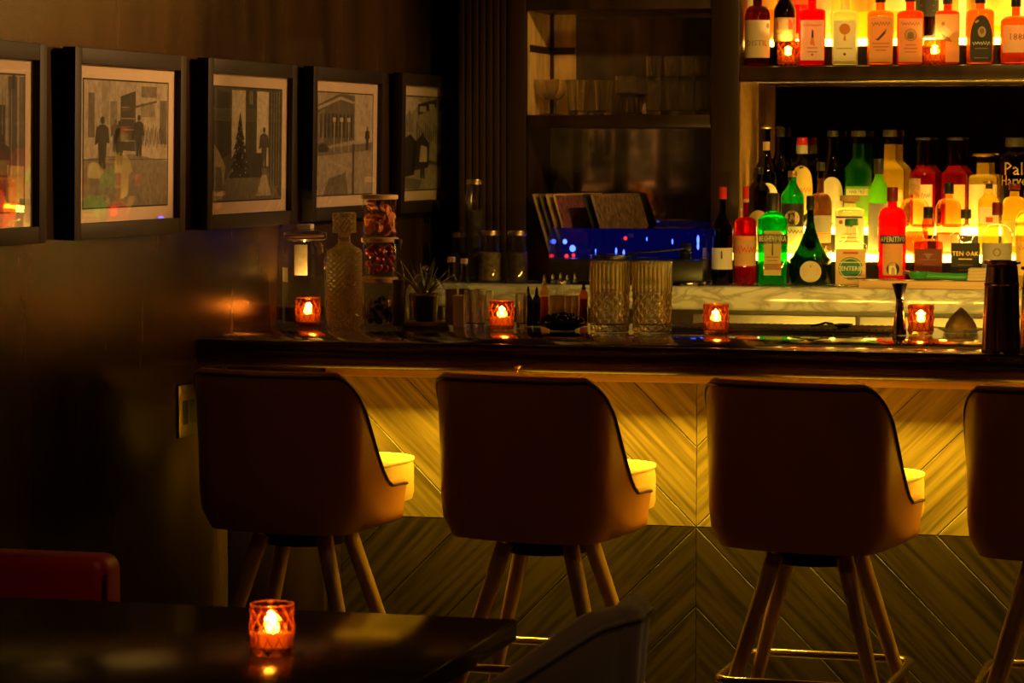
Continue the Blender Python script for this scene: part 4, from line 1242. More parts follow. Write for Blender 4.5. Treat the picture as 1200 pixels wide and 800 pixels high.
for px, lab in ((805, 'low chrome puck foot on the marble under the record player corner'), ):
    pa = at(px, 330, 1, 1.906)
    t = thing('record_weight', 'low chrome record weight on the marble edge before the record player', 'record weight', (pa.x, 1.938, 1.1385))
    m = M(); m.lathe([(0, .028), (.004, .030), (.009, .030), (.011, .026)], 32); m.build('disc', STEEL, t)
    m = M(); m.lathe([(.0105, .008), (.018, .006), (.024, .009), (.028, .006)], 20); m.build('knob', STEEL, t)

# record player with clear lid and blue lights
pa, pb = at(643, 300, 1, 1.915), at(824, 300, 1, 1.915)
z_lid = at(740, 268, 1, 1.915).z
cx = (pa.x + pb.x) / 2; hw = (pb.x - pa.x) / 2
t = thing('record_player', 'black record player lit blue inside its clear dust cover', 'record player', (cx, 2.0, 1.1385))
PH = at(740, 304, 1, 1.915).z - 1.1385
LH = z_lid - 1.1385
m = M(); m.rbox(-hw, -.085, .012, hw, .085, PH, .006, 3); m.build('plinth', BLACKP, t)
for sx in (-1, 1):
    for y in (-.06, .075):
        m = M(); m.lathe([(0, .018), (.013, .020)], 20, c=(sx * (hw - .04), y)); m.build('foot', STEEL, t)
m = M(); m.lathe([(PH, .078), (PH + .010, .080), (PH + .012, .079)], 48, c=(-.06, .0)); m.build('platter', STEEL, t)
m = M(); m.lathe([(PH + .0125, .076), (PH + .0145, .076)], 48, c=(-.06, .0)); m.lathe([(PH + .0146, .024), (PH + .0150, .024)], 32, c=(-.06, .0), mi=1)
m.build('record', [solid('black_vinyl', (.01, .01, .01), .18), INKR], t)
m = M(); m.lathe([(PH, .024), (PH + .022, .022), (PH + .024, .018)], 24, c=(hw - .085, .03)); m.tube([(hw - .085, .025, PH + .034), (hw - .085, .0, PH + .034), (hw - .16, -.05, PH + .026), (.02, -.055, PH + .020)], .0045, 10)
m.rbox(hw - .105, .035, PH + .018, hw - .065, .075, PH + .052, .006, 2); m.rbox(.005, -.066, PH + .015, .035, -.046, PH + .024, .002, 2); m.build('tonearm', BLACKP, t)
lid = M(); th = .003
lid.box(-hw, -.085, PH + .001, hw, -.085 + th, LH); lid.box(-hw, .082, PH + .001, hw, .085, LH); lid.box(-hw, -.082, PH + .001, -hw + th, .082, LH); lid.box(hw - th, -.082, PH + .001, hw, .082, LH)
lid.box(-hw, -.085, LH + .0003, hw, .085, LH + .003)
lid.build('dust_cover', shell((.90, .92, .98), ior=1.5), t, None)
rb = lambda px, py, y=1.99: (at(px, py, 1, y).x - cx, y - 2.0, at(px, py, 1, y).z - 1.1385)
for px, py, r in ((662, 283, .008), (671, 291, .011), (698, 294, .003), (722, 294, .005), (731, 297, .006), (758, 280, .003), (788, 283, .004), (818, 281, .007), (818, 288, .006)):
    p = rb(px, py, 2.055 + random.uniform(-.01, .01))
    m = M(); s = 1.0 if px < 680 else 2.2; q = 1.0 if px < 680 else .65; m.lathe([(-r * s, r * .3 * q), (-r * .6 * s, r * .8 * q), (0, r * q), (r * .6 * s, r * .8 * q), (r * s, r * .3 * q)], 10); m.xf(Matrix.Translation(p)); m.build('blue_light', BLUELED, t)
for px, py, r in ((733, 279, .006), (664, 300, .007), (672, 299, .006)):
    p = rb(px, py, 2.05); m = M(); m.lathe([(-r, r * .3), (-r * .6, r * .8), (0, r), (r * .6, r * .8), (r, r * .3)], 10); m.xf(Matrix.Translation(p)); m.build('red_light', REDLED, t)
m = M(); m.box(-hw + .004, .074, PH + .002, hw - .004, .079, LH - .002); m.build('light_panel', emit('blue_light_panel', (.015, .02, .9), .05), t, None)
point('record_player_blue', (cx - .12, 1.99, 1.1385 + LH - .012), .025, (.04, .10, 1.0), .01)
point('record_player_blue', (cx + .20, 1.99, 1.1385 + LH - .012), .025, (.04, .10, 1.0), .01)

# leaning record sleeves
sl = [(0.000, (.30, .20, .10), 'worn brown record sleeve at the back of the leaning stack, nearest the pillar'),
      (0.023, (.10, .07, .05), 'dark record sleeve second in the leaning stack'),
      (0.046, (.42, .27, .11), 'tan edged record sleeve third in the leaning stack'),
      (0.072, (.55, .34, .10), 'record sleeve with streaked purple cover at the front of the leaning stack'),
      (0.178, (.015, .013, .015), 'plain black record sleeve behind the blue lit cover'),
      (0.205, (.22, .13, .10), 'brown speckled record sleeve rising behind the blue lit cover')]
p0 = at(649, 334, 1, 2.10)
for k, (dx, colr, lab) in enumerate(sl):
    t = thing('record_sleeve', lab, 'record', (p0.x + dx + .012, 2.10, 1.1386), 0, 'record sleeves leaning beside the player')
    W = .315
    sk = Matrix.Rotation(math.radians(-19), 4, 'Y'); ro = Matrix.Rotation(math.radians(-19), 4, 'Z')
    mt = solid('sleeve_card_%d' % k, colr, .55, var=.5, vscale=25, stretch=(3, 3, .4))
    m = M(); m.rbox(-.0025, 0, 0, .0025, W, W, .001, 1)
    m.xf(sk); zmin = min(v[2] for v in m.v); m.xf(ro @ Matrix.Translation((0, 0, -zmin)))
    m.build('card_sleeve', mt, t)
    if k in (3, 5):
        m = M(); m.rbox(.0026, .006, .006, .0034, W - .006, W - .006, .0003, 1)
        m.xf(sk); m.xf(ro @ Matrix.Translation((0, 0, -zmin)))
        m.build('cover_art', solid('cover_print_%d' % k, (.24, .08, .12) if k == 3 else (.20, .12, .08), .35, var=.8, vscale=30, stretch=(4, 4, .5)), t)

# mason jars on the back counter
def mason(px, ytop, w, Y, lab, body=(.16, .10, .05), ribs=False):
    p = at(px, ytop, 1, Y); sc = pr((p.x, Y, 1.139))[2]; R = w / 2 / sc; H = p.z - 1.1385
    t = thing('mason_jar', lab, 'jar', (p.x, Y, 1.1385), 0, 'lidded jars beside the pillar')
    m = M(); m.lathe([(0, R * .85), (.006, R * .97), (.02, R), (H - .055, R), (H - .035, R * .88), (H - .028, R * .80), (H - .014, R * .80)], 32); m.build('glass_body', CLEAR, t)
    m = M(); m.lathe([(.006, R * .8), (.012, R * .93), ((H - .05) * .8, R * .93), ((H - .05) * .82, R * .8)], 28, rmod=lambda a, z, k: .0015 * math.sin(a * 9 + z * 90)); m.build('contents', solid('dried_contents_%d' % int(px), body, .7, var=.6, vscale=60), t)
    m = M(); m.lathe([(H - .017, R * .88), (H - .015, R * .90), (H - .003, R * .90), (H, R * .86)], 36, rmod=lambda a, z, k: .0004 * math.sin(a * 36)); m.build('lid', solid('tin_lid', (.55, .42, .28), .3, 1.0), t)
mason(574, 270, 28, 1.99, 'mason jar with tin lid, between the tall jar and a like jar', (.13, .09, .045))
mason(606, 270, 27, 1.99, 'mason jar with tin lid right beside the leaning record sleeves', (.035, .02, .015))
mason(538, 272, 18, 2.09, 'narrow mason jar half hidden behind the two wide ones', (.05, .03, .02))
mason(556, 210, 22, 2.045, 'tall slim jar with tin lid standing before the ribbed pillar', (.03, .015, .01))

# ------------------------------------------------------------------ glasses on the mirrored shelf
GZ = 1.7085
def glass_at(px, y): p = at(px, 132, 1, y); return p.x, pr((p.x, y, GZ))[2]
gg = 'glasses on the mirrored shelf'
def stemware(px, y, ytop, w, lab, twist=False, kind='coupe'):
    x, sc = glass_at(px, y); H = at(px, ytop, 1, y).z - GZ; R = w / 2 / sc
    t = thing('stemmed_glass', lab, 'glass', (x, y, GZ), 0, gg)
    hb = .42 if kind == 'coupe' else .45
    m = M()
    if kind == 'coupe': bw = [(hb, .08), (hb + .05, .45), (.60, .80), (.78, .97), (1, 1.0), (1, .95), (.78, .91), (.62, .74), (hb + .08, .38), (hb + .05, .05)]
    else: bw = [(hb, .10), (hb + .03, .55), (.56, .92), (.72, 1.0), (1, .90), (1, .85), (.72, .94), (.57, .86), (hb + .06, .45), (hb + .05, .05)]
    m.lathe([(z * H, r * R) for z, r in bw], 32, capb=True, capt=True); m.build('bowl', CUTGLASS, t, 40)
    m = M()
    pr_ = [(.012 * H + .003, .10 * R + .002)] + [((.06 + (hb - .05) * k / 12) * H, (.0062 if k % 2 else .0038) if twist else .0035) for k in range(13)]
    m.lathe(pr_, 14); m.build('stem', CUTGLASS, t, 50)
    m = M(); m.lathe([(0, R * .72), (.002, R * .74), (.005, R * .3), (.007, .005)], 32); m.build('foot', CUTGLASS, t, 40)
def tumbler(px, y, ytop, w, lab, z0=GZ, flare=.72, group=gg, ybase=None, name='glass_tumbler', mat=None):
    p = at(px, 132, 1, y) if ybase is None else at(px, ybase, 1, y)
    x = p.x; sc = pr((x, y, z0))[2]; H = at(px, ytop, 1, y).z - z0; R = w / 2 / sc
    t = thing(name, lab, 'glass', (x, y, z0), 0, group)
    m = M(); b = .012
    m.lathe([(0, R * flare * .96), (.002, R * flare), (H, R), (H + .0008, R - .0012), (H - .0005, R - .0024), (b + .004, R * flare - .002), (b, R * flare * .6)], 72, rmod=(lambda a, z, k: .0009 * math.sin(12 * a) if k in (1, 2) and group == gg else 0))
    m.build('glass_wall', mat or CUTGLASS, t, 35)
    m = M(); m.lathe([(.0015, R * flare + .0003), (.006, R * flare + .0012), (.009, R * flare + .0006)], 32, capb=False, capt=False); m.build('base_ring', CLEAR, t, 60)
    return t
stemware(641, 2.26, 93, 29, 'coupe with twisted stem nearest the pillar on the mirrored shelf', True)
stemware(652, 2.36, 94, 27, 'second twisted stem coupe, just behind the first one', True)
tumbler(677, 2.24, 94, 29, 'flared tumbler with violet glint beside the twisted coupes')
tumbler(689, 2.36, 95, 26, 'flared tumbler half hidden between two other flared ones')
tumbler(705, 2.24, 94, 29, 'flared tumbler with violet glint beside the goblet')
stemware(734, 2.25, 89, 29, 'clear goblet standing beside the flared tumblers', False, 'goblet')
stemware(750, 2.36, 91, 26, 'clear goblet behind, next to the stacked glasses', False, 'goblet')
lows = [(766, 2.24), (787, 2.24), (806, 2.24), (823, 2.24), (777, 2.34), (797, 2.34), (815, 2.34)]
words_low = ['first', 'second', 'third', 'fourth']
for k, (px, y) in enumerate(lows):
    f = words_low[k] if k < 4 else words_low[k - 4]
    lab = '%s straight glass from the goblets in the %s row under stacked ones' % (f, 'front' if k < 4 else 'rear')
    tumbler(px, y, 95 if k < 4 else 96, 20, lab, flare=.86)
zt_ = at(780, 95, 1, 2.24).z + .0015; zt2 = at(780, 96, 1, 2.34).z + .0015
for k, (px, y) in enumerate(lows[:4] + lows[5:]):
    front = y < 2.3
    f = ['first', 'second', 'third', 'fourth'][k] if k < 4 else ['first', 'second'][k - 4]
    lab = '%s glass from the goblets stacked on top of the %s row' % (f, 'front' if front else 'rear')
    tumbler(px, y, 66 if front else 68, 19, lab, z0=zt_ if front else zt2, flare=.80, ybase=94)

# ------------------------------------------------------------------ things on the bar
BZ = 1.0703
def bl(px, py): p = at(px, py, 2, BZ); return p.x, p.y
def dims(px, py, ytop, w):
    x, y = bl(px, py); sc = pr((x, y, BZ))[2]; return x, y, at(px, ytop, 1, y).z - BZ, w / 2 / sc, sc

# swing-top jar
x, y, H, R, sc = dims(358, 379.5, 268, 54)
t = thing('swing_top_jar', 'large clear swing-top jar with paper tags behind the first votive', 'jar', (x, y, BZ))
m = M(); m.lathe([(0, R * .85), (.005, R * .96), (.02, R), (H * .70, R), (H * .80, R * .95), (H * .87, R * .78), (H * .90, R * .74), (H * .93, R * .74)], 40); m.build('glass_body', CLEAR, t)
m = M(); m.lathe([(H * .93, R * .78), (H * .935, R * .84), (H * .955, R * .84), (H * .96, R * .80), (H * .985, R * .70), (H, R * .3)], 40); m.build('glass_lid', shell((.92, .93, .88), ior=1.5, extra=.06), t)
m = M(); m.lathe([(H * .915, R * .80), (H * .92, R * .83), (H * .93, R * .83), (H * .932, R * .80)], 40); m.build('rubber_seal', solid('orange_rubber', (.45, .20, .06), .6), t)
m = M(); m.tube([(R * .80 * math.cos(a), R * .80 * math.sin(a), H * .88) for a in [2 * PI * k / 32 for k in range(32)]], .0018, 6, closed=True)
for s in (-1, 1): m.tube([(s * R * .82, 0, H * .88), (s * R * .98, 0, H * .90), (s * R * .96, 0, H * .965), (s * R * .5, 0, H * 1.0)], .0018, 6)
m.build('wire_bail', STEEL, t)
m = M(); m.rbox(-.019, -.016, H * 1.0 + .0005, .022, .02, H + .014, .001, 1); m.build('paper_strip', WHITEP, t)
def arc_patch(R, a0, a1, z0, z1, off=.001, n=10):
    m = M(); g = [[m.vert(((R + off) * math.sin(a0 + (a1 - a0) * i / n), -(R + off) * math.cos(a0 + (a1 - a0) * i / n), z)) for i in range(n + 1)] for z in (z0, z1)]
    for i in range(n): m.face((g[0][i], g[0][i + 1], g[1][i + 1], g[1][i]))
    return m
arc_patch(R, -.95, -.50, H * .45, H * .60).build('paper_tag', PAPER, t)
arc_patch(R * .9, -.25, .45, H * .52, H * .84, -.004).build('paper_sleeve', solid('aged_paper', (.50, .38, .22), .8, var=.3, vscale=30), t)
m = M(); m.lathe([(.006, R * .5), (.010, R * .90), (H * .18, R * .90), (H * .20, R * .6)], 32, rmod=lambda a, z, k: .002 * math.sin(7 * a)); m.build('contents', solid('dark_tea', (.05, .028, .012), .8, var=.5, vscale=80), t)

# hobnail decanter
x, y, H, R, sc = dims(404, 383, 249, 39)
t = thing('decanter', 'square hobnail glass decanter with a block stopper on the bar', 'decanter', (x, y, BZ), math.radians(12))
kb = lambda zz, rr: (zz * H, rr * R)
prof = [(0, .90 * R), (.004, .97 * R)]
nz = 100
for k in range(nz + 1): prof.append((H * (.03 + .62 * k / nz), R * 1.0))
for k in range(1, 7): prof.append((H * (.65 + .10 * k / 6), R * (1 - .64 * (.5 - .5 * math.cos(PI * k / 6)))))
prof += [(H * .80, R * .36), (H * .815, R * .40)]
def hob(a, z, k):
    if z < H * .02 or z > H * .70: return 0
    return .0030 * math.sin(20 * a) * math.sin(2 * PI * z / (H * .050))
m = M(); m.lathe(prof, 168, n=4.5, rmod=hob)
OLIVEG = crystal('smoky_cut_glass', (.95, .86, .55), .0, .1, glow=.05)
m.build('glass_body', OLIVEG, t, 30)
m = M()
sp = [(H * .80, R * .28), (H * .818, R * .30), (H * .825, R * .62)] + [(H * (.825 + .17 * k / 28), R * .66) for k in range(29)] + [(H, R * .56)]
m.lathe(sp, 120, n=5, rmod=lambda a, z, k: .0022 * math.sin(16 * a) * math.sin(2 * PI * z / (H * .050)) if z > H * .82 else 0); m.build('stopper', OLIVEG, t, 30)

# three stacked jars with wooden lids
x, y, H0, R, sc = dims(445, 381, 228, 41)
zs = [BZ, at(445, 324.5, 1, y).z, at(445, 278, 1, y).z, at(445, 228, 1, y).z]
fills = [('lidded jar of dark dried spices at the bottom of the stack of three', (.035, .016, .010)), ('lidded jar of dark red cherries in the middle of the stack', (.30, .012, .015)), ('lidded jar of dried orange slices at the top of the stack', (.62, .20, .035))]
for k in range(3):
    h = zs[k + 1] - zs[k] - .0006
    t = thing('storage_jar', fills[k][0], 'jar', (x + (.0015 if k == 1 else 0), y, zs[k] + .0003 * k), 0, 'jars stacked on the bar')
    lh = .014 if k else .016
    m = M(); m.lathe([(0, R * .92), (.003, R * .97), (h - lh, R * .97), (h - lh + .0002, R * .90)], 40); m.build('glass_body', CLEAR, t)
    m = M(); m.lathe([(h - lh, R * .99), (h - lh + .002, R * 1.07), (h - .002, R * 1.07), (h, R * 1.03)], 40); m.build('lid', LIDWOOD, t)
    rnd = random.Random(k)
    m = M(); cm = solid(['dried_spice', 'cherry_skin', 'orange_peel'][k], fills[k][1], .35 if k == 1 else .6, var=.35, vscale=40, sss=.2)
    for j in range(46 if k != 0 else 40):
        a = rnd.uniform(0, 2 * PI); rr = R * .74 * math.sqrt(rnd.uniform(.15, 1)); zz = rnd.uniform(.012, (h - lh) * (.92 if k == 2 else .88 if k == 1 else .62))
        s = len(m.v)
        if k == 1: m.lathe([(-.0095, .002), (-.006, .0078), (0, .010), (.006, .0078), (.0095, .002)], 10)
        elif k == 2: m.lathe([(-.003, .012), (-.002, .0145), (.002, .0145), (.003, .012)], 10)
        else: m.lathe([(-.004, .002), (-.002, .009), (.002, .010), (.004, .003)], 7)
        m.xf(Matrix.Translation((rr * math.cos(a), rr * math.sin(a), max(.011 if k != 0 else .008, zz))) @ Matrix.Rotation(rnd.uniform(0, 3), 4, 'X') @ Matrix.Rotation(rnd.uniform(0, 3), 4, 'Y'), s)
    o = m.build('dried_pieces' if k != 1 else 'cherries', cm, t); o['kind'] = 'stuff'

# cloche on a board, cake inside
x, y, H, R, sc = dims(499, 381, 316, 47)
t = thing('cloche', 'glass cloche with domed top on a round wooden board', 'cloche', (x, y, BZ))
m = M(); m.lathe([(0, R * 1.14), (.003, R * 1.22), (.009, R * 1.24), (.012, R * 1.20), (.0125, R * .9)], 48); m.build('board', wood('walnut_board', (.40, .22, .10), (.24, .12, .05), (3, 30, 30), .4), t)
m = M(); hh = H - .022
m.lathe([(.0128, R * 1.0)] + [(.0128 + hh * .55 * k / 4, R) for k in range(1, 5)] + [(.0128 + hh * (.55 + .45 * math.sin(a)), R * math.cos(a) if a < 1.5 else .004) for a in [PI / 2 * k / 9 for k in range(1, 10)]], 48, capb=False)
m.build('glass_dome', shell((.95, .95, .92), ior=1.5, extra=.08), t, 60)
m = M(); m.lathe([(H - .010, .004), (H - .006, .0035), (H - .002, .008), (H + .006, .0105), (H + .013, .007), (H + .015, .002)], 20); m.build('knob', CUTGLASS, t)
x2, y2 = x, y
t = thing('spice_tin', 'dark round tin standing inside the glass cloche', 'tin', (x2, y2, BZ + .0128))
m = M(); m.lathe([(0, .028), (.003, .030), (.072, .030), (.074, .028)], 36); m.build('tin_body', solid('dark_tin', (.03, .018, .010), .3, .6), t)
m = M(); m.lathe([(.0742, .031), (.078, .031), (.080, .026)], 36); m.build('lid', BRASS, t)

# spiky plant behind the cloche
x, y = bl(500, 381); y += .13; x = at(497, 330, 1, y).x; sc = pr((x, y, BZ))[2]
t = thing('potted_plant', 'small spiky leaved plant in a dark pot behind the cloche', 'plant', (x, y, BZ))
m = M(); m.lathe([(0, .034), (.004, .038), (.085, .048), (.088, .046), (.080, .042)], 28); m.build('pot', solid('dark_glazed_pot', (.03, .022, .015), .25), t)
rnd = random.Random(4)
lm = solid('dusty_green_leaf', (.085, .10, .035), .45, var=.3, vscale=20)
for k in range(15):
    a = 2 * PI * k / 15 + rnd.uniform(-.2, .2); tilt = .28 + .55 * ((k * 7) % 5) / 5; L = rnd.uniform(.09, .145)
    m = M(); n = 8; c = []
    for i in range(n + 1):
        u = i / n; w = .010 * (1 - u) ** .8 + .0004; th = .004 * (1 - u) + .0003
        rr = .010 + L * u * math.sin(tilt * (1 + .35 * u)); zz = .080 + L * u * math.cos(tilt * (1 + .35 * u))
        c.append([m.vert((rr * math.cos(a) - w * math.sin(a), rr * math.sin(a) + w * math.cos(a), zz)), m.vert((rr * math.cos(a) - th * math.cos(a), rr * math.sin(a) - th * math.sin(a), zz + w * .3 - th)),
                  m.vert((rr * math.cos(a) + w * math.sin(a), rr * math.sin(a) - w * math.cos(a), zz)), m.vert((rr * math.cos(a) + th * math.cos(a), rr * math.sin(a) + th * math.sin(a), zz - w * .4 - th))])
    for p_, q_ in zip(c, c[1:]):
        for i in range(4):
            j = (i + 1) % 4; m.face((p_[i], p_[j], q_[j], q_[i]))
    m.face(c[0][::-1]); m.face(c[-1])
    m.build('leaf', lm, t)

def small_bottle(px, py, ytop, w, lab, glass, liq, capm, caph=.012, sh=.62, group='small bottles among the jars', dropper=False):
    x, y, H, R, sc = dims(px, py, ytop, w)
    t = thing('dropper_bottle' if dropper else 'small_bottle', lab, 'bottle', (x, y, BZ), 0, group)
    nh = H - caph
    m = M(); m.lathe([(0, R * .9), (.002, R), (H * sh, R), (H * (sh + .08), R * .75), (H * (sh + .12), R * .45), (nh, R * .42), (nh + .001, R * .5)], 24); m.build('glass_body', glass, t, 50)
    m = M(); m.lathe([(.004, R * .88), (H * sh * .86, R * .90), (H * sh * .87, R * .7)], 20); m.build('liquid', liquid(liq, .6), t)
    if dropper:
        m = M(); m.lathe([(nh - .001, R * .55), (nh + caph * .22, R * .55), (nh + caph * .26, R * .34), (nh + caph * .6, R * .36), (nh + caph * .9, R * .2), (H, R * .05)], 18); m.build('dropper_cap', capm, t)
    else:
        m = M(); m.lathe([(nh - .003, R * .56), (nh - .001, R * .62), (H - .001, R * .62), (H, R * .55)], 24); m.build('cap', capm, t)
small_bottle(467, 383, 280, 15, 'slim clear bottle behind the stack of jars', CLEAR, (.2, .15, .06), GREYCAP)
small_bottle(529, 382, 301, 15, 'small bottle with white cap beside the cloche', CLEAR, (.45, .25, .08), WHITEP)
small_bottle(544, 379, 303, 14, 'small bottle with white cap behind the glass tumblers', CLEAR, (.3, .16, .06), WHITEP)
# cream card box
x, y, H, R, sc = dims(538, 383, 346, 12)
t = thing('card_holder', 'narrow cream card box between the cloche and the tumblers', 'box', (x, y, BZ), math.radians(10))
m = M(); m.rbox(-R, -.025, 0, R, .025, H * .96, .001, 1); m.build('box_body', PAPER, t)
m = M(); m.rbox(-R - .0008, -.0258, H * .90, R + .0008, .0258, H, .001, 1); m.build('box_lid', PAPER, t)
for px, py, yt, lab in ((551, 384, 340, 'small clear tumbler nearest the cream card box'), (563, 384.5, 339, 'small clear tumbler between the card box and second votive'), (557, 380, 340, 'small clear tumbler behind a pair of tumblers'),
                        (611, 384, 344, 'small clear tumbler just past the second votive'), (571, 380, 341, 'small clear tumbler behind the second votive')):
    x, y = bl(px, py)
    tumbler(px, y, yt, 14, lab, z0=BZ, flare=.9, group='small tumblers on the bar', ybase=py)
BD = 'bitters bottles on the bar'
for k, (px, py, yt, gl, lq, lab) in enumerate((
        (638, 383, 321, AMB, (.85, .35, .05), 'amber dropper bottle nearest the votive in the row of bitters'),
        (648, 382, 319, CLEAR, (.75, .50, .15), 'second pale dropper bottle in the row of bitters'),
        (657, 383, 318, CLEAR, (.70, .48, .16), 'third pale dropper bottle in the row of bitters'),
        (665, 382, 320, CLEAR, (.70, .45, .14), 'fourth pale dropper bottle in the row of bitters'),
        (674, 383, 319, CLEAR, (.80, .55, .18), 'fifth dropper bottle in the row of bitters, beside the crystal'),
        (684, 382, 327, G(.7, .3, .12), (.4, .10, .03), 'leaning-tinted brown dropper bottle touching the crystal mixing glass'),
        (619, 382, 335, G(.12, .12, .4), (.03, .03, .12), 'dark dropper bottle with blue glints past the second votive'),  # blue reflections put into the glass and liquid colours of this pair
        (629, 382, 336, G(.12, .12, .35), (.03, .03, .10), 'dark dropper bottle with blue reflections tinted into its glass before the amber one'))):
    lab = lab.replace('leaning-tinted ', '')
    small_bottle(px, py, yt, 10, lab, gl, lq, CUTGLASS if k < 5 else GREYCAP, .030, .66, BD, True)
# black bowl of dark berries
x, y, H, R, sc = dims(659, 386.5, 366, 60)
t = thing('berry_bowl', 'low black bowl of dark berries before the bitters bottles', 'bowl', (x, y + .0, BZ))
m = M(); m.lathe([(0, R * .5), (.003, R * .52), (.012, R * .85), (.022, R * .98), (.0235, R * .96), (.014, R * .8), (.008, R * .5)], 40); m.build('bowl', solid('black_glaze', (.008, .007, .007), .12), t)
rnd = random.Random(9); m = M()
for j in range(70):
    a = rnd.uniform(0, 2 * PI); rr = R * .78 * math.sqrt(rnd.random()); s = len(m.v)
    m.lathe([(-.007, .002), (-.0045, .006), (0, .008), (.0045, .006), (.007, .002)], 9, rmod=lambda a_, z, k: .0008 * math.sin(5 * a_))
    m.xf(Matrix.Translation((rr * math.cos(a), rr * math.sin(a), .020 + .020 * (1 - (rr / R) ** 2) + rnd.uniform(0, .006))), s)
o = m.build('berries', solid('blackberry', (.012, .006, .010), .22), t); o['kind'] = 'stuff'

# cut crystal mixing glasses
def mixing(px, py, ytop, w, lab, rz):
    x, y, H, R, sc = dims(px, py, ytop, w)
    t = thing('mixing_glass', lab, 'mixing glass', (x, y, BZ), rz, 'cut crystal mixing glasses')
    nz = 40; nd = 14
    prof = [(0, R * .90), (.003, R * .96)] + [(.006 + (H * .56 - .006) * k / nz, R * .985) for k in range(nz + 1)] + [(H * .57, R * .985), (H * .60, R * .975)] + [(H * (.60 + .36 * k / 6), R * .975) for k in range(1, 7)] + [(H * .985, R * .985), (H, R * .98), (H, R * .93)]
    def cut(a, z, k):
        if z < .005: return 0
        if z < H * .565:
            u = a * nd / (2 * PI); v = (z - .006) / (H * .56) * 3.6
            d1 = abs(((u + v) % 1) - .5) * 2; d2 = abs(((u - v) % 1) - .5) * 2
            g = max(0, 1 - min(d1, d2) / .35)
            return -.0042 * (1 - min(d1, d2)) ** 1.2 * 1.0
        if z < H * .97: return -.0022 * abs(math.sin(a * nd)) ** 1.0 + .0008
        return 0
    inner = [(H * .97, R * .90), (H * .5, R * .88), (.024, R * .86), (.020, R * .7)]
    m = M(); m.lathe(prof + inner, 168, rmod=lambda a, z, k: cut(a, z, k) if k < len(prof) - 1 else 0)
    m.build('crystal_body', MIXG, t, 20)
mixing(714.5, 388, 306, 48, 'cut crystal mixing glass nearer the bitters bottles', 0)
mixing(764, 388, 306, 48, 'cut crystal mixing glass nearer the third votive', .2)

# ribbed rubber bar mat
a0 = at(795, 391, 2, BZ); 
t = thing('bar_mat', 'long black ribbed bar mat along the bartender side of the bar', 'mat', (1.15, .72, BZ))
m = M(); m.rbox(0, 0, 0, .66, .235, .005, .002, 2)
m.build('base_sheet', solid('black_rubber', (.02, .017, .013), .5), t)
m = M()
for k in range(33):
    xx = .012 + .0197 * k
    m.tube([(xx, .012, .0062), (min(xx + .07, .65), .222, .0062)], .0034, 6)
m.build('ribs', solid('worn_rubber', (.05, .04, .028), .4), t)
# julep strainer on the mat
x, y = bl(992, 386)
t = thing('strainer', 'small steel strainer lying on the ribbed bar mat', 'strainer', (x, .79, BZ + .0098))
m = M(); m.lathe([(0, .012), (.003, .022), (.009, .028), (.010, .030), (.011, .029), (.005, .020)], 28); m.build('bowl', STEEL, t)
m = M(); m.tube([(-.028, 0, .010), (-.05, 0, .013), (-.075, .01, .006), (-.095, .012, .003)], [.004, .0035, .0035, .004], 8); m.build('handle', STEEL, t)

# jigger
x, y, H, R, sc = dims(1054, 392, 332, 19)
t = thing('jigger', 'tall double-ended steel jigger beside the lit votive', 'jigger', (x, y, BZ))
wz = at(1054, 352, 1, y).z - BZ
m = M(); m.lathe([(0, R * .86), (.002, R * .88), (wz - .006, R * .44), (wz, R * .40), (wz + .004, R * .42), (wz + .006, R * .46), (H - .002, R * .98), (H, R), (H - .001, R * .93), (wz + .012, R * .40)], 40); m.build('cups', solid('warm_steel', (.62, .50, .40), .16, 1.0), t)
m = M(); m.lathe([(wz - .003, R * .45), (wz - .001, R * .50), (wz + .003, R * .50), (wz + .005, R * .46)], 32); m.build('waist_ring', STEEL, t)

# glass citrus reamer
x, y, H, R, sc = dims(1126, 389, 360, 50)
t = thing('citrus_reamer', 'smoky glass citrus reamer with a pointed dome in a low dish', 'reamer', (x, y, BZ))
m = M(); m.lathe([(0, R * .80), (.002, R * .84), (.007, R * 1.0), (.011, R * 1.0), (.012, R * .97), (.008, R * .88), (.005, R * .6)], 48, rmod=lambda a, z, k: .0012 * math.sin(a * 12) if k in (2, 3) else 0); m.build('dish', CUTGLASS, t, 40)
m = M(); m.lathe([(.005, R * .66), (.010, R * .70)] + [(.010 + (H - .010) * u, R * .70 * (1 - u ** 1.7) + .0015) for u in [k / 10 for k in range(1, 11)]], 48, rmod=lambda a, z, k: .0012 * math.sin(a * 12) * max(0, 1 - z / H))
m.build('cone', crystal('frosted_smoke_glass', (.75, .60, .36), .35, .15), t, 60)
m = M(); m.tube([(-R * .95, 0, .010), (-R * 1.25, 0, .013), (-R * 1.5, 0, .011), (-R * 1.25, .018, .011), (-R * .95, .012, .010)], .0028, 8); m.build('handle', CUTGLASS, t)

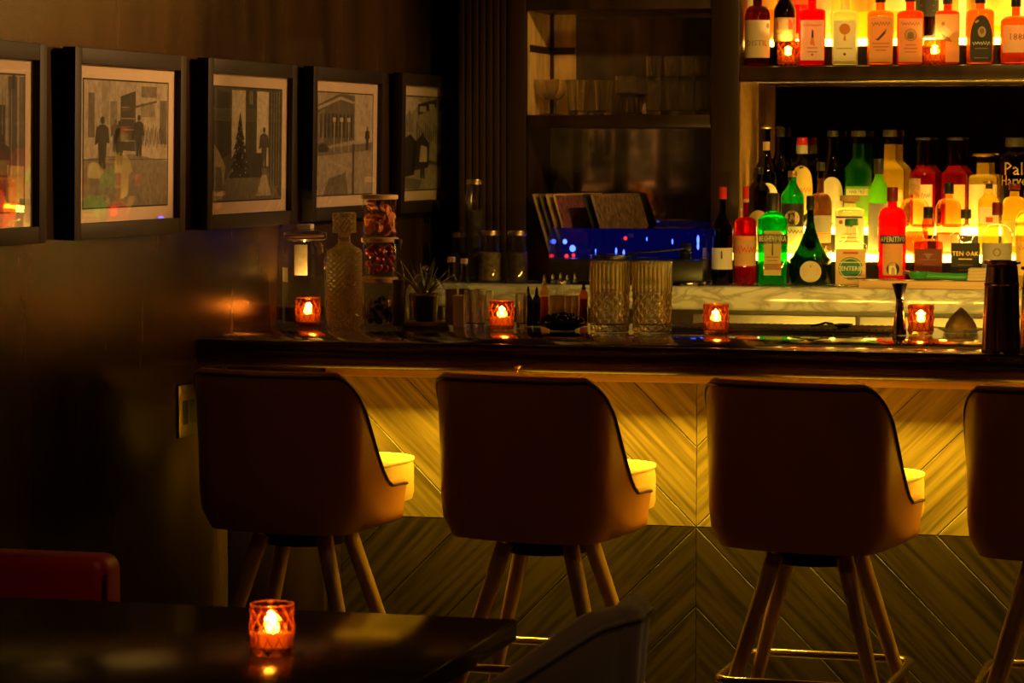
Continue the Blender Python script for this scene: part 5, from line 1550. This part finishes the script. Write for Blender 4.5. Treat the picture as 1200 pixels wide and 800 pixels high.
# shaker tins: upturned and nested
def tin(px, py, ytop, w, lab, wt):
    x, y, H, R, sc = dims(px, py, ytop, w)
    t = thing('shaker_tin', lab, 'shaker', (x, y, BZ), 0, 'shaker tins at the bar edge')
    zr = H * .74
    m = M()
    m.lathe([(0, R * .985), (.002, R), (.005, R), (.006, R * .97), (zr - .003, R * .86), (zr - .002, R * .875), (zr + .002, R * .875), (zr + .003, R * .85), (H * .90, R * .80), (H * .93, R * .79)], 56, capt=False)
    m.build('outer_tin', COPPER, t, 30)
    m = M(); m.lathe([(H * .90, R * .77), (H * .955, R * .77), (H * .962, R * .88), (H * .985, R * .90), (H * .995, R * .86), (H, R * .82), (H * .99, R * .74), (H * .93, R * .70)], 64, rmod=lambda a, z, k: .0022 * math.sin(a * 8) if k in (2, 3, 4, 5) else 0); m.build('inner_tin', COPPER, t, 40)
    m = M(); m.lathe([(zr - .0025, R * .88), (zr, R * .90), (zr + .0025, R * .88)], 48, capb=False, capt=False); m.build('bead', COPPER, t)
tin(1173, 411, 305, 46, 'nested dark copper shaker tins standing on the bar below the crest bottle', .8)
tin(1216, 409, 312, 44, 'dark copper shaker tin mostly outside the photo edge', .8)

# ------------------------------------------------------------------ room light
# picture spots, then unseen fill lights added for the back bar, table and room
def spot(name, loc, target, power, col, angle, blend, radius=.05):
    l = bpy.data.lights.new(name, 'SPOT'); l.energy = power; l.color = col
    l.spot_size = math.radians(angle); l.spot_blend = blend; l.shadow_soft_size = radius
    o = bpy.data.objects.new(name, l); COL.objects.link(o); o.location = loc
    o.rotation_euler = (Vector(target) - Vector(loc)).to_track_quat('-Z', 'Y').to_euler()
    return o
spot('picture_spot', (2.6, .9, 2.35), (0, -.65, 1.98), 420, (1, .50, .17), 32, .7)
spot('picture_spot', (2.6, 1.5, 2.35), (0, 1.05, 1.92), 190, (1, .50, .17), 48, .7)
spot('table_fill', (1.2, -2.7, 2.95), (.85, -2.30, 0), 12, (1, .52, .22), 50, .7)  # unseen fill added to brighten the sofa edge and chair rim
point('highlight_fill', (2.5, -3.4, 2.5), 5, (1, .52, .2), .05)  # unseen point light added for glints on tins, glass and leather
spot('backbar_fill', (2.3, .75, 2.7), (1.45, 2.2, 1.5), 80, (1, .56, .10), 70, .4)  # unseen fill added to light the bottle labels from the front
area('room_fill', (3.2, -4.2, 2.95), (.3, .3), (0, 0, 0), 2.5, (1, .52, .2))  # unseen weak fill added from the camera side
w = bpy.data.worlds.new('World'); S.world = w; w.use_nodes = True
w.node_tree.nodes['Background'].inputs[0].default_value = (.02, .008, .002, 1)
w.node_tree.nodes['Background'].inputs[1].default_value = .05

S.view_settings.view_transform = 'Standard'
S.view_settings.look = 'None'
S.view_settings.gamma = 1
S.view_settings.use_curve_mapping = False
S.view_settings.exposure = 0.0
c = S.cycles
c.max_bounces = 16; c.transparent_max_bounces = 32; c.transmission_bounces = 12; c.glossy_bounces = 6; c.diffuse_bounces = 3
c.sample_clamp_indirect = 4.0
c.blur_glossy = 0.5
c.use_denoising = True
